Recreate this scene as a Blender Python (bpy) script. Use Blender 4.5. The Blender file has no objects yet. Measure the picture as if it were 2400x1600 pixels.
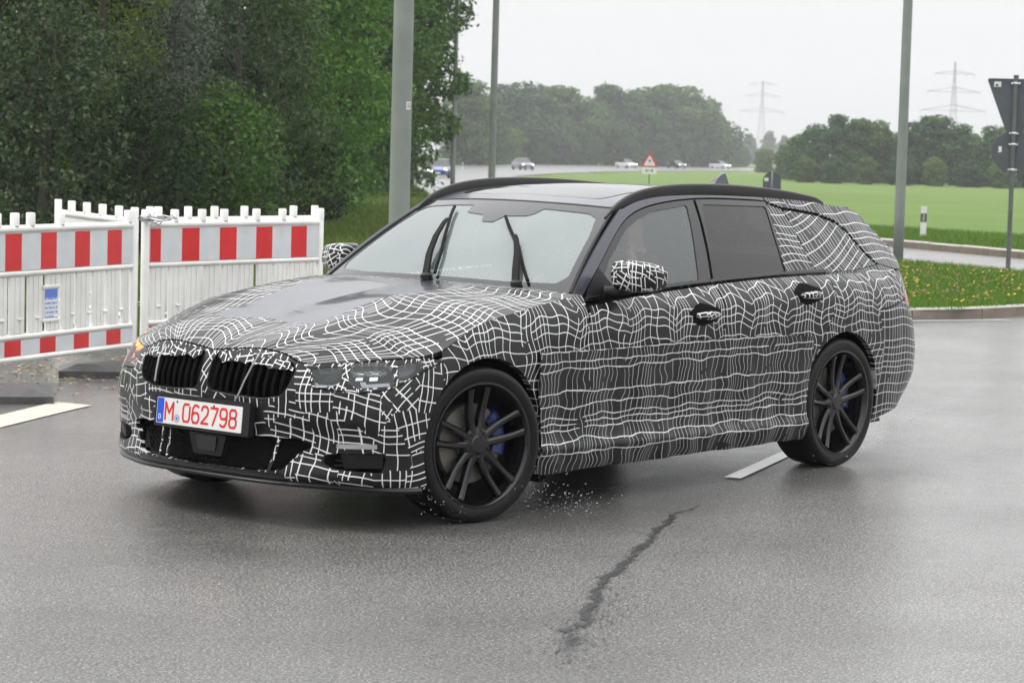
import bpy, math, random
import numpy as np
from math import pi, sin, cos, radians
from mathutils import Vector, Matrix
from mathutils.geometry import delaunay_2d_cdt

sc = bpy.context.scene
COL = sc.collection
rng = np.random.default_rng(7)
random.seed(7)

# ------------------------------------------------------------------ camera, sky, sun, exposure
C0 = np.array([7.78050849, 7.41574643, 1.58005397])
YAW, PITCH, ROLL, FPX = 3.82863275, -0.0790511072, 0.0268950604, 5629.97726
_d = np.array([cos(YAW)*cos(PITCH), sin(YAW)*cos(PITCH), sin(PITCH)])
_r = np.array([sin(YAW), -cos(YAW), 0.0]); _u = np.cross(_r, _d)
_R = _r*cos(ROLL)+_u*sin(ROLL); _U = -_r*sin(ROLL)+_u*cos(ROLL)
cam = bpy.data.cameras.new('camera')
cam.sensor_width = 36; cam.lens = FPX/2400*36
cam.clip_start = .1; cam.clip_end = 6000
cam.dof.use_dof = True; cam.dof.focus_distance = 10.6; cam.dof.aperture_fstop = 9.0
co = bpy.data.objects.new('camera', cam); COL.objects.link(co)
co.matrix_world = Matrix([[_R[i], _U[i], -_d[i], C0[i]] for i in range(3)]+[[0, 0, 0, 1]])
sc.camera = co

SUN_EL, SUN_AZ = radians(58), radians(150)
w = bpy.data.worlds.new('World'); sc.world = w; w.use_nodes = True
nt = w.node_tree; nt.nodes.clear()
_out = nt.nodes.new('ShaderNodeOutputWorld'); _bg = nt.nodes.new('ShaderNodeBackground')
_sky = nt.nodes.new('ShaderNodeTexSky'); _sky.sky_type = 'NISHITA'; _sky.sun_disc = False
_sky.sun_elevation = SUN_EL; _sky.sun_rotation = SUN_AZ; _sky.dust_density = 4; _sky.air_density = 1.5
_hs = nt.nodes.new('ShaderNodeHueSaturation'); _hs.inputs['Saturation'].default_value = .15; _hs.inputs['Value'].default_value = .055
# overcast deck: brighter overhead than at the horizon, as under a closed grey sky
_tc = nt.nodes.new('ShaderNodeTexCoord'); _sp = nt.nodes.new('ShaderNodeSeparateXYZ')
_mr = nt.nodes.new('ShaderNodeMapRange'); _mr.inputs['From Min'].default_value = 0; _mr.inputs['From Max'].default_value = 1
_mr.inputs['To Min'].default_value = .45; _mr.inputs['To Max'].default_value = 1.55
_cl = nt.nodes.new('ShaderNodeMix'); _cl.data_type = 'RGBA'; _cl.blend_type = 'MULTIPLY'; _cl.inputs['Factor'].default_value = 1
_cl.inputs['A'].default_value = (.985, .99, 1.0, 1)
_mx = nt.nodes.new('ShaderNodeMix'); _mx.data_type = 'RGBA'; _mx.inputs['Factor'].default_value = .88
L = nt.links
L.new(_sky.outputs[0], _hs.inputs['Color']); L.new(_tc.outputs['Generated'], _sp.inputs[0])
L.new(_sp.outputs['Z'], _mr.inputs['Value']); L.new(_mr.outputs[0], _cl.inputs['B'])
L.new(_hs.outputs[0], _mx.inputs['A']); L.new(_cl.outputs['Result'], _mx.inputs['B'])
L.new(_mx.outputs['Result'], _bg.inputs['Color']); _bg.inputs['Strength'].default_value = 1.0
L.new(_bg.outputs[0], _out.inputs['Surface'])
sun = bpy.data.lights.new('sun', 'SUN'); sun.energy = 1.0; sun.angle = radians(20); sun.color = (1, .97, .93)
so = bpy.data.objects.new('sun', sun); COL.objects.link(so)
so.rotation_euler = (pi/2-SUN_EL, 0, pi-SUN_AZ)

vs = sc.view_settings
vs.view_transform = 'Standard'; vs.look = 'None'; vs.exposure = 0.95; vs.gamma = 1.0; vs.use_curve_mapping = False
sc.render.engine = 'CYCLES'
cy = sc.cycles
cy.use_denoising = True
cy.max_bounces = 8; cy.diffuse_bounces = 3; cy.glossy_bounces = 3; cy.transmission_bounces = 4; cy.transparent_max_bounces = 12; cy.volume_bounces = 0
cy.use_adaptive_sampling = True; cy.adaptive_threshold = .02

# ------------------------------------------------------------------ where a picture point lies in the place
def ray(px, py): return _d+_R*(px-1200)/FPX-_U*(py-800)/FPX
def gp(px, py, z=0.0):
    """ground point seen at (px, py)"""
    v = ray(px, py); return C0+v*((z-C0[2])/v[2])
def dp(px, depth, z=0.0):
    """point on the level z under picture column px at the given depth along the view"""
    lo, hi = -4000.0, 6000.0
    for _ in range(60):
        m = (lo+hi)/2
        if (C0+ray(px, m)*depth)[2] > z: lo = m
        else: hi = m
    return C0+ray(px, lo)*depth

# ------------------------------------------------------------------ materials
def new_mat(name):
    m = bpy.data.materials.new(name); m.use_nodes = True
    return m, m.node_tree, m.node_tree.nodes['Principled BSDF']
def srgb(r, g, b):
    f = lambda c: c/12.92 if c <= .04045 else ((c+.055)/1.055)**2.4
    return (f(r/255), f(g/255), f(b/255), 1)
def setp(b, **k):
    for a, v in k.items(): b.inputs[a.replace('_', ' ')].default_value = v
def N(nt, t, **k):
    n = nt.nodes.new(t)
    for a, v in k.items(): setattr(n, a, v)
    return n
def math_(nt, op, a, b=None, c=None, clamp=False):
    n = nt.nodes.new('ShaderNodeMath'); n.operation = op; n.use_clamp = clamp
    for i, v in enumerate((a, b, c)):
        if v is None: continue
        if isinstance(v, (int, float)): n.inputs[i].default_value = v
        else: nt.links.new(v, n.inputs[i])
    return n.outputs[0]
def ramp(nt, fac, stops):
    r = nt.nodes.new('ShaderNodeValToRGB'); e = r.color_ramp.elements
    while len(e) < len(stops): e.new(.5)
    for el, (p, c) in zip(e, stops):
        el.position = p; el.color = c if len(c) == 4 else (*c, 1)
    if fac is not None: nt.links.new(fac, r.inputs[0])
    return r.outputs[0]
def noise(nt, vec, scale, detail=2, rough=.5, dist=0):
    n = nt.nodes.new('ShaderNodeTexNoise'); n.inputs['Scale'].default_value = scale; n.inputs['Detail'].default_value = detail
    n.inputs['Roughness'].default_value = rough; n.inputs['Distortion'].default_value = dist
    if vec is not None: nt.links.new(vec, n.inputs['Vector'])
    return n
def mixc(nt, fac, a, b, blend='MIX'):
    n = nt.nodes.new('ShaderNodeMix'); n.data_type = 'RGBA'; n.blend_type = blend
    for s, v in (('Factor', fac), ('A', a), ('B', b)):
        if hasattr(v, 'type') or hasattr(v, 'is_linked'): nt.links.new(v, n.inputs[s])
        else: n.inputs[s].default_value = v
    return n.outputs['Result']
def bump(nt, b, h, strength, dist=.01):
    n = nt.nodes.new('ShaderNodeBump'); n.inputs['Strength'].default_value = strength; n.inputs['Distance'].default_value = dist
    nt.links.new(h, n.inputs['Height']); nt.links.new(n.outputs[0], b.inputs['Normal'])
def plain(name, col, rough=.5, metal=0, coat=0, spec=.5, var=.12, vscale=9, bmp=0):
    """a plain colour with faint procedural unevenness"""
    m, nt, b = new_mat(name)
    tc = N(nt, 'ShaderNodeTexCoord'); n = noise(nt, tc.outputs['Object'], vscale, 4, .6)
    c = ramp(nt, n.outputs['Fac'], [(.3, tuple(x*(1-var) for x in col[:3])), (.7, tuple(min(1, x*(1+var)) for x in col[:3]))])
    nt.links.new(c, b.inputs['Base Color'])
    r = math_(nt, 'MULTIPLY_ADD', n.outputs['Fac'], rough*.4, rough*.8); nt.links.new(r, b.inputs['Roughness'])
    setp(b, Metallic=metal, Coat_Weight=coat); b.inputs['Specular IOR Level'].default_value = spec
    if bmp: bump(nt, b, n.outputs['Fac'], bmp)
    return m

# ------------------------------------------------------------------ mesh and object helpers
def build_mesh(name, V, F, mats, mi=None, smooth=True, uv=None):
    """V (n,3); F list of tuples or (m,k) array; uv dict name -> (n,2) per vertex"""
    me = bpy.data.meshes.new(name)
    V = np.asarray(V, np.float32).reshape(-1, 3)
    if isinstance(F, np.ndarray):
        k = F.shape[1]; lens = np.full(len(F), k, np.int32); flat = F.astype(np.int32).ravel()
    else:
        lens = np.array([len(f) for f in F], np.int32); flat = np.array([i for f in F for i in f], np.int32)
    me.vertices.add(len(V)); me.vertices.foreach_set('co', V.ravel())
    me.loops.add(len(flat)); me.loops.foreach_set('vertex_index', flat)
    me.polygons.add(len(lens)); me.polygons.foreach_set('loop_start', np.concatenate([[0], np.cumsum(lens)[:-1]]).astype(np.int32))
    me.polygons.foreach_set('loop_total', lens)
    me.polygons.foreach_set('use_smooth', np.full(len(lens), smooth))
    for m in (mats if isinstance(mats, (list, tuple)) else [mats]): me.materials.append(m)
    if mi is not None: me.polygons.foreach_set('material_index', np.asarray(mi, np.int32))
    if uv:
        for nm, a in uv.items():
            l = me.uv_layers.new(name=nm); l.data.foreach_set('uv', np.asarray(a, np.float32)[flat].ravel())
    me.update(calc_edges=True); me.validate()
    return me
def obj(name, me, parent=None, loc=(0, 0, 0), rz=0, **props):
    o = bpy.data.objects.new(name, me); COL.objects.link(o)
    o.location = loc; o.rotation_euler = (0, 0, rz)
    if parent is not None: o.parent = parent
    for k, v in props.items(): o[k] = v
    return o
def thing(name, label, cat, loc=(0, 0, 0), rz=0, group=None, me=None):
    o = obj(name, me, None, loc, rz, label=label, category=cat)
    if me is None: o.empty_display_size = .2
    if group: o['group'] = group
    return o
def copy_tree(o, parent=None):
    c = o.copy(); COL.objects.link(c)
    if parent is not None: c.parent = parent
    for ch in o.children: copy_tree(ch, c)
    return c
class MB:
    """collects shapes, becomes ONE mesh"""
    def __init__(s): s.V = []; s.F = []; s.n = 0; s.mi = []
    def add(s, V, F, m=0):
        V = np.asarray(V, float).reshape(-1, 3)
        s.V.append(V); s.F += [tuple(int(i)+s.n for i in f) for f in F]; s.mi += [m]*len(F); s.n += len(V); return s
    def box(s, c, e, m=0, bev=0, rot=None):
        c = np.array(c, float); e = np.array(e, float)/2
        if bev <= 0:
            P = np.array([[x, y, z] for x in (-1, 1) for y in (-1, 1) for z in (-1, 1)])*e
            F = [(0, 1, 3, 2), (4, 6, 7, 5), (0, 4, 5, 1), (2, 3, 7, 6), (0, 2, 6, 4), (1, 5, 7, 3)]
        else:
            P = []; ix = {}
            for sx in (-1, 1):
                for sy in (-1, 1):
                    for sz in (-1, 1):
                        sg = np.array([sx, sy, sz])
                        for a in range(3):
                            q = e-bev; q = q.copy(); q[a] = e[a]; ix[(sx, sy, sz, a)] = len(P); P.append(sg*q)
            F = []
            for a in range(3):
                b1, b2 = (a+1) % 3, (a+2) % 3
                for sg in (-1, 1):
                    f = []
                    for u, v in ((-1, -1), (1, -1), (1, 1), (-1, 1)):
                        k = [0, 0, 0]; k[a] = sg; k[b1] = u; k[b2] = v; f.append(ix[(*k, a)])
                    F.append(tuple(f if sg > 0 else f[::-1]))
                for u in (-1, 1):
                    for v in (-1, 1):   # edges along axis a
                        k0 = [0, 0, 0]; k0[b1] = u; k0[b2] = v; k1 = list(k0); k0[a] = -1; k1[a] = 1
                        f = (ix[(*k0, b1)], ix[(*k1, b1)], ix[(*k1, b2)], ix[(*k0, b2)])
                        F.append(f if u*v > 0 else f[::-1])
            for sx in (-1, 1):
                for sy in (-1, 1):
                    for sz in (-1, 1):
                        f = tuple(ix[(sx, sy, sz, a)] for a in range(3)); F.append(f if sx*sy*sz > 0 else f[::-1])
            P = np.array(P)
        if rot is not None: P = P @ np.array(rot).T
        return s.add(P+c, F, m)
    def tube(s, pts, r, n=10, m=0, caps=True):
        pts = np.asarray(pts, float); k = len(pts); r = np.broadcast_to(np.asarray(r, float), (k,))
        T = np.gradient(pts, axis=0); T /= np.linalg.norm(T, axis=1)[:, None]+1e-12
        up = np.array([0, 0, 1.]) if abs(T[0][2]) < .9 else np.array([1., 0, 0])
        V = []
        A = np.cross(T[0], up); A /= np.linalg.norm(A)
        for i in range(k):
            A = A-T[i]*(A@T[i]); A /= np.linalg.norm(A); B = np.cross(T[i], A)
            for j in range(n):
                t = 2*pi*j/n; V.append(pts[i]+r[i]*(cos(t)*A+sin(t)*B))
        F = [(i*n+j, i*n+(j+1) % n, (i+1)*n+(j+1) % n, (i+1)*n+j) for i in range(k-1) for j in range(n)]
        if caps: F += [tuple(range(n-1, -1, -1)), tuple((k-1)*n+j for j in range(n))]
        return s.add(V, F, m)
    def lathe(s, prof, n=48, axis='y', c=(0, 0, 0), m=0, closed=False):
        """prof: (radius, offset along axis)"""
        V = []
        for r, h in prof:
            for j in range(n):
                t = 2*pi*j/n
                p = (r*cos(t), h, r*sin(t)) if axis == 'y' else ((r*cos(t), r*sin(t), h) if axis == 'z' else (h, r*cos(t), r*sin(t)))
                V.append(np.array(p)+c)
        k = len(prof); F = []
        for i in range(k-1 if not closed else k):
            for j in range(n):
                a, b = i*n+j, i*n+(j+1) % n; i2 = (i+1) % k; c2, d2 = i2*n+(j+1) % n, i2*n+j
                F.append((a, d2, c2, b) if axis == 'y' else (a, b, c2, d2))
        return s.add(V, F, m)
    def prism(s, poly, z0, z1, m=0, plane='xy', off=0):
        """poly 2D, extruded from z0 to z1 along the third axis"""
        poly = np.asarray(poly, float); n = len(poly)
        def mp(p, h):
            return {'xy': (p[0], p[1], h), 'xz': (p[0], h, p[1]), 'yz': (h, p[0], p[1])}[plane]
        ar = sum(poly[i][0]*poly[(i+1) % n][1]-poly[(i+1) % n][0]*poly[i][1] for i in range(n))
        if (ar < 0) != (plane == 'xz'): poly = poly[::-1]
        V = [mp(p, z0) for p in poly]+[mp(p, z1) for p in poly]
        fl = (z1 > z0)
        F = [tuple(range(n-1, -1, -1)), tuple(range(n, 2*n))]+[(i, (i+1) % n, n+(i+1) % n, n+i) for i in range(n)]
        if not fl: F = [f[::-1] for f in F]
        return s.add(V, F, m)
    def mesh(s, name, mats, smooth=False, off=(0, 0, 0)):
        V = np.concatenate(s.V)-np.asarray(off, float)
        return build_mesh(name, V, s.F, mats, s.mi, smooth)
    def build(s, name, mats, parent=None, smooth=False, off=(0, 0, 0), auto=None, **p):
        me = s.mesh(name, mats, smooth or auto is not None, off)
        o = obj(name, me, parent, **p)
        if auto is not None: sharp(me, auto)
        return o
def sharp(me, deg):
    """mark edges sharper than deg, so a smooth mesh keeps its creases"""
    me.polygons.foreach_set('use_smooth', np.ones(len(me.polygons), bool))
    me.set_sharp_from_angle(angle=radians(deg))
def inpoly(P, poly):
    x, y = P[:, 0], P[:, 1]; r = np.zeros(len(P), bool); n = len(poly)
    for i in range(n):
        x0, y0 = poly[i]; x1, y1 = poly[(i+1) % n]
        if y0 == y1: continue
        c = ((y0 > y) != (y1 > y)) & (x < (x1-x0)*(y-y0)/(y1-y0)+x0); r ^= c
    return r
def dens(poly, h, closed=True):
    o = []; n = len(poly)
    for i in range(n if closed else n-1):
        a = np.array(poly[i], float); b = np.array(poly[(i+1) % n], float); k = max(1, int(math.ceil(np.linalg.norm(b-a)/h)))
        o += [a+(b-a)*j/k for j in range(k)]
    if not closed: o.append(np.array(poly[-1], float))
    return np.array(o)
def rounded(poly, r, n=5):
    """round the corners of a polygon"""
    o = []; k = len(poly)
    for i in range(k):
        p = np.array(poly[i], float); a = np.array(poly[i-1], float)-p; b = np.array(poly[(i+1) % k], float)-p
        la, lb = np.linalg.norm(a), np.linalg.norm(b); q = min(r, la*.45, lb*.45)
        A = p+a/la*q; B = p+b/lb*q
        for j in range(n+1):
            t = j/n; o.append((1-t)**2*A+2*t*(1-t)*p+t*t*B)
    return np.array(o)
def smoothpoly(pts, n=6):
    """closed Catmull-Rom"""
    P = np.array(pts, float); k = len(P); o = []
    for i in range(k):
        p0, p1, p2, p3 = P[i-1], P[i], P[(i+1) % k], P[(i+2) % k]
        for j in range(n):
            t = j/n; o.append(.5*(2*p1+(p2-p0)*t+(2*p0-5*p1+4*p2-p3)*t*t+(3*p1-p0-3*p2+p3)*t**3))
    return np.array(o)
def tri2d(outline, holes=(), h=.02, cons=()):
    """triangulated flat region with holes; returns 2D points and triangles"""
    rings = [dens(outline, h)]+[dens(q, h) for q in holes]+[dens(q, h) for q in cons]
    pts = []; edges = []
    for rg in rings:
        b = len(pts); pts += [tuple(p) for p in rg]; edges += [(b+i, b+(i+1) % len(rg)) for i in range(len(rg))]
    B = np.array(pts); lo, hi = B.min(0), B.max(0)
    nx = int((hi[0]-lo[0])/h)+2; ny = int((hi[1]-lo[1])/(h*.866))+2
    gx, gy = np.meshgrid(np.arange(nx), np.arange(ny)); G = np.stack([lo[0]+(gx+.5*(gy % 2))*h, lo[1]+gy*h*.866], -1).reshape(-1, 2)
    k = inpoly(G, rings[0])
    for q in rings[1:1+len(holes)]: k &= ~inpoly(G, q)
    G = G[k]
    if len(G):
        keep = np.ones(len(G), bool)
        for i in range(0, len(G), 1500):
            dd = ((G[i:i+1500, None]-B[None])**2).sum(-1).min(1); keep[i:i+1500] = dd > (.55*h)**2
        G = G[keep]
    allp = [Vector(p) for p in pts]+[Vector(p) for p in G]
    r = delaunay_2d_cdt(allp, edges, [], 0, 1e-7)
    P = np.array([tuple(v) for v in r[0]]); T = np.array([tuple(f) for f in r[2]])
    c = P[T].mean(1); k = inpoly(c, rings[0])
    for q in rings[1:1+len(holes)]: k &= ~inpoly(c, q)
    T = T[k]
    a = P[T]; ar = (a[:, 1, 0]-a[:, 0, 0])*(a[:, 2, 1]-a[:, 0, 1])-(a[:, 2, 0]-a[:, 0, 0])*(a[:, 1, 1]-a[:, 0, 1])
    T[ar < 0] = T[ar < 0][:, ::-1]; T = T[abs(ar) > 1e-12]
    return P, T
def vnormals(V, T):
    a = V[T]; fn = np.cross(a[:, 1]-a[:, 0], a[:, 2]-a[:, 0]); n = np.zeros_like(V)
    for i in range(3): np.add.at(n, T[:, i], fn)
    return n/(np.linalg.norm(n, axis=1)[:, None]+1e-12)
def flat_sheet(name, outline, z, m, h=None, parent=None, **p):
    """horizontal sheet"""
    if h is None:
        V = [(x, y, z) for x, y in outline]; n = len(V)
        ar = sum(outline[i][0]*outline[(i+1) % n][1]-outline[(i+1) % n][0]*outline[i][1] for i in range(n))
        f = tuple(range(n)) if ar > 0 else tuple(range(n-1, -1, -1))
        me = build_mesh(name, V, [f], m, smooth=False)
    else:
        P, T = tri2d(outline, (), h); zz = z(P) if callable(z) else np.full(len(P), z)
        me = build_mesh(name, np.column_stack([P, zz]), T, m, smooth=True)
    return obj(name, me, parent, **p)
# ------------------------------------------------------------------ terrain: level at the junction, falling a little across the field
def zter(dep):
    s = np.clip((np.asarray(dep, float)-70)/150, 0, 1); return -.75*s*s*(3-2*s)
def depth(P): return (np.asarray(P, float)-C0) @ _d
def zxy(P):
    P = np.asarray(P, float).reshape(-1, 2)
    return zter((P[:, 0]-C0[0])*_d[0]+(P[:, 1]-C0[1])*_d[1])
def tp(px, py):
    """terrain point seen at (px, py)"""
    v = ray(px, py); lo, hi = 3.0, 5000.0
    for _ in range(60):
        m = (lo+hi)/2; q = C0+v*m
        if q[2] > zter(m): lo = m
        else: hi = m
    return C0+v*lo
def tdp(px, dep): return dp(px, dep, float(zter(dep)))

# ------------------------------------------------------------------ ground materials
def mat_asphalt(name, a=(.070, .068, .065), b=(.140, .136, .130), wet=.46):
    m, nt, bs = new_mat(name); tc = N(nt, 'ShaderNodeTexCoord'); v = tc.outputs['Object']
    n1 = noise(nt, v, 95, 2, .65); n2 = noise(nt, v, 260, 1, .5); n3 = noise(nt, v, .55, 4, .55); n4 = noise(nt, v, 6, 3, .6)
    vor = N(nt, 'ShaderNodeTexVoronoi'); vor.inputs['Scale'].default_value = 75; nt.links.new(v, vor.inputs['Vector'])
    f = math_(nt, 'ADD', math_(nt, 'MULTIPLY', n1.outputs['Fac'], .6), math_(nt, 'MULTIPLY', n2.outputs['Fac'], .4))
    c = ramp(nt, f, [(.36, tuple(x*.35 for x in a)), (.47, a), (.55, b), (.63, tuple(x*2.8 for x in b))])
    stone = ramp(nt, vor.outputs['Color'], [(0, (.55, .55, .55)), (.6, (1, 1, 1)), (.93, (1.15, 1.1, 1.05)), (1, (1.9, 1.7, 1.45))])
    c = mixc(nt, 1.0, c, stone, 'MULTIPLY')
    big = ramp(nt, n3.outputs['Fac'], [(.3, (.74, .73, .72)), (.5, (1, 1, 1)), (.7, (1.2, 1.19, 1.17))])
    c = mixc(nt, 1.0, c, big, 'MULTIPLY'); nt.links.new(c, bs.inputs['Base Color'])
    r = ramp(nt, math_(nt, 'ADD', math_(nt, 'MULTIPLY', n3.outputs['Fac'], .7), math_(nt, 'MULTIPLY', n4.outputs['Fac'], .3)),
             [(.32, (wet*.62,)*3), (.5, (wet,)*3), (.68, (wet*1.3,)*3)])
    nt.links.new(r, bs.inputs['Roughness']); bs.inputs['Specular IOR Level'].default_value = .5
    h = math_(nt, 'ADD', math_(nt, 'MULTIPLY', vor.outputs['Distance'], -.7), n1.outputs['Fac']); bump(nt, bs, h, .50, .004)
    n5 = noise(nt, v, .9, 3, .5); cw = ramp(nt, n5.outputs['Fac'], [(.30, (.38,)*3), (.62, (.78,)*3)]); nt.links.new(cw, bs.inputs['Coat Weight'])
    cb = N(nt, 'ShaderNodeBump'); cb.inputs['Strength'].default_value = .26; cb.inputs['Distance'].default_value = .004; nt.links.new(h, cb.inputs['Height']); nt.links.new(cb.outputs[0], bs.inputs['Coat Normal'])
    setp(bs, Coat_Roughness=.20); bs.inputs['Coat IOR'].default_value = 1.33
    return m
def mat_grass(name, dark, mid, light, sc_=1.0, earth=None):
    m, nt, bs = new_mat(name); tc = N(nt, 'ShaderNodeTexCoord'); v = tc.outputs['Object']
    n1 = noise(nt, v, 9*sc_, 5, .7); n2 = noise(nt, v, .35*sc_, 3, .5); n3 = noise(nt, v, .06*sc_, 3, .5)
    f = math_(nt, 'ADD', math_(nt, 'MULTIPLY', n1.outputs['Fac'], .45), math_(nt, 'ADD', math_(nt, 'MULTIPLY', n2.outputs['Fac'], .3), math_(nt, 'MULTIPLY', n3.outputs['Fac'], .25)))
    c = ramp(nt, f, [(.35, dark), (.5, mid), (.66, light)]); nt.links.new(c, bs.inputs['Base Color'])
    setp(bs, Roughness=.75); bs.inputs['Specular IOR Level'].default_value = .25; bump(nt, bs, n1.outputs['Fac'], .6, .05)
    return m
M = {}
M['asphalt'] = mat_asphalt('asphalt')
M['far_asphalt'] = mat_asphalt('pale_asphalt', (.085, .085, .085), (.15, .15, .148), .42)
M['grass'] = mat_grass('grass', (.030, .062, .010), (.060, .115, .017), (.095, .165, .028))
M['field'] = mat_grass('field_grass', (.058, .110, .010), (.082, .142, .013), (.115, .172, .020), .5)
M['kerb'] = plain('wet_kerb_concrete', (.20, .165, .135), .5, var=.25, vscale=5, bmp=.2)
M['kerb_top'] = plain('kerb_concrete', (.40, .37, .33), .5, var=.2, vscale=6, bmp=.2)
M['line'] = plain('worn_road_paint', (.50, .455, .375), .45, var=.2, vscale=14, bmp=.1)
M['wline'] = plain('white_road_paint', (.78, .78, .76), .3, var=.08, vscale=14, coat=.8)

# ------------------------------------------------------------------ ground, field, roads
def struct(o): o['kind'] = 'structure'; return o
def px_poly(pts): return [tuple(tp(*p)[:2]) for p in pts]
g_in = [tuple((C0+_d*a+_r*b)[:2]) for a, b in ((-40, -60), (-40, 60), (30, 140), (420, 330), (1500, 900), (1500, -900), (420, -330), (30, -140))]
struct(flat_sheet('ground', [tuple((C0+_d*a+_r*b)[:2]) for a, b in ((-60, -90), (-60, 90), (60, 200), (2600, 1900), (2600, -1900), (60, -200))],
                  lambda P: zxy(P)-.03, M['grass'], 20))
road_out = [tuple((C0+_d*-14-_r*26)[:2]), tuple((C0+_d*-14+_r*26)[:2])]+px_poly([(4200, 700), (3000, 650), (2398, 607), (2060, 575), (1800, 553), (1500, 500), (1300, 445), (1208, 413.5),
            (1120, 440), (1006, 456), (985, 490), (900, 620), (820, 775), (400, 790), (0, 782), (-500, 775), (-1800, 800)])
struct(flat_sheet('road', road_out, lambda P: zxy(P), M['asphalt'], 2.5))
far_pts = [(900, 407), (940, 401), (1010, 392), (1078, 388.5), (1145, 387), (1300, 387), (1440, 390.5), (1578, 392), (1800, 394.5), (1960, 398), (2100, 403), (2100, 406),
           (1960, 403), (1800, 399.8), (1624, 400.5), (1440, 402), (1300, 407), (1208, 413), (1150, 428), (1120, 440), (1006, 456), (955, 427), (925, 416)]
struct(flat_sheet('far_road', px_poly(far_pts), lambda P: zxy(P)+.02, M['far_asphalt'], 4))
fld = px_poly([(1208, 414), (1300, 408), (1440, 403), (1624, 401.5), (1800, 400.8), (1960, 404), (2100, 407)])+[tuple((C0+_d*520+_r*260)[:2]), tuple((C0+_d*45+_r*70)[:2])]+px_poly([(2398, 556), (2165, 540), (2000, 530), (1700, 500), (1450, 460)])
struct(flat_sheet('field', fld, lambda P: zxy(P)-.012, M['field'], 6))
# thin painted edge line on the far road
def strip(pts, wd, z, name, m, zf=None):
    P = np.array(pts)[:, :2]; T = np.gradient(P, axis=0); T /= np.linalg.norm(T, axis=1)[:, None]; Nn = np.stack([-T[:, 1], T[:, 0]], 1)
    A, B = P+Nn*wd/2, P-Nn*wd/2
    f = zf if zf else (lambda Q: np.full(len(Q), z))
    V = np.concatenate([np.column_stack([A, f(A)]), np.column_stack([B, f(B)])]); n = len(P)
    return build_mesh(name, V, [(i, n+i, n+i+1, i+1) for i in range(n-1)], m, smooth=False)
def mark(name, me): o = obj(name, me); o['kind'] = 'structure'; return o
def interp_pts(pts, n=24):
    P = np.array(pts, float); t = np.linspace(0, 1, len(P)); q = np.linspace(0, 1, n); return np.stack([np.interp(q, t, P[:, i]) for i in range(P.shape[1])], 1)
zfar = lambda Q: zxy(Q)+.05
mark('edge_line', strip([tp(x, y) for x, y in interp_pts([(1084, 392), (1145, 391), (1300, 390.4), (1440, 393), (1578, 394.2), (1800, 396.3)], 30)], .5, 0, 'edge_line', M['wline'], zfar))
mark('edge_line', strip([tp(x, y) for x, y in interp_pts([(1052, 413), (1022, 419), (1003, 427), (1010, 434), (1046, 446)], 24)], .30, 0, 'edge_line', M['wline'], zfar))
# centre dash by the barrier, dash seen under the car, line along the kerb
mark('lane_dash', flat_sheet('lane_dash', [tuple(gp(x, y)[:2]) for x, y in ((-160, 1012), (129, 943), (216, 951), (150, 966), (-160, 1043))], .005, M['line']).data); bpy.data.objects.remove(bpy.data.objects['lane_dash'])
bpy.data.objects['lane_dash.001'].name = 'lane_dash'
mark('lane_dash', strip([gp(x, y) for x, y in ((1716, 1121), (1770, 1097), (1840, 1065), (1930, 1029))], .085, .005, 'lane_dash', M['wline']))
mark('kerb_line', strip([gp(x, y) for x, y in ((2030, 754), (2150, 752.5), (2250, 751.5), (2362, 750.5))], .16, .005, 'kerb_line', M['wline']))
# old tar seam
m, nt_, bs = new_mat('tar'); tc = N(nt_, 'ShaderNodeTexCoord'); n_ = noise(nt_, tc.outputs['Object'], 30, 4, .7)
nt_.links.new(ramp(nt_, n_.outputs['Fac'], [(.3, (.008, .008, .009)), (.7, (.03, .03, .03))]), bs.inputs['Base Color']); setp(bs, Roughness=.42); bump(nt_, bs, n_.outputs['Fac'], .4, .004)
_o = nt_.nodes['Material Output']; _uv = N(nt_, 'ShaderNodeUVMap', uv_map='len'); _s = N(nt_, 'ShaderNodeSeparateXYZ'); nt_.links.new(_uv.outputs[0], _s.inputs[0])
_n2 = noise(nt_, tc.outputs['Object'], 55, 3, .7); _n3 = noise(nt_, tc.outputs['Object'], 9, 2, .5)
_e = math_(nt_, 'SUBTRACT', 1, math_(nt_, 'ABSOLUTE', math_(nt_, 'MULTIPLY_ADD', _s.outputs[0], 2, -1)))
_k = math_(nt_, 'ADD', math_(nt_, 'MULTIPLY', _e, 1.25), math_(nt_, 'MULTIPLY_ADD', _n2.outputs['Fac'], 3.2, math_(nt_, 'MULTIPLY_ADD', _n3.outputs['Fac'], 1.6, -2.75)), clamp=True)
_k = math_(nt_, 'MULTIPLY', _k, math_(nt_, 'MULTIPLY', math_(nt_, 'MULTIPLY', _s.outputs[1], 7, clamp=True), math_(nt_, 'MULTIPLY', math_(nt_, 'SUBTRACT', 1, _s.outputs[1]), 5, clamp=True)))
_t = N(nt_, 'ShaderNodeBsdfTransparent'); _m = N(nt_, 'ShaderNodeMixShader'); nt_.links.new(_k, _m.inputs[0]); nt_.links.new(_t.outputs[0], _m.inputs[1]); nt_.links.new(bs.outputs[0], _m.inputs[2]); nt_.links.new(_m.outputs[0], _o.inputs['Surface'])
M['tar'] = m
M['crumb'] = plain('tar_crumb', (.014, .014, .015), .5, var=.4)
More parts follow.
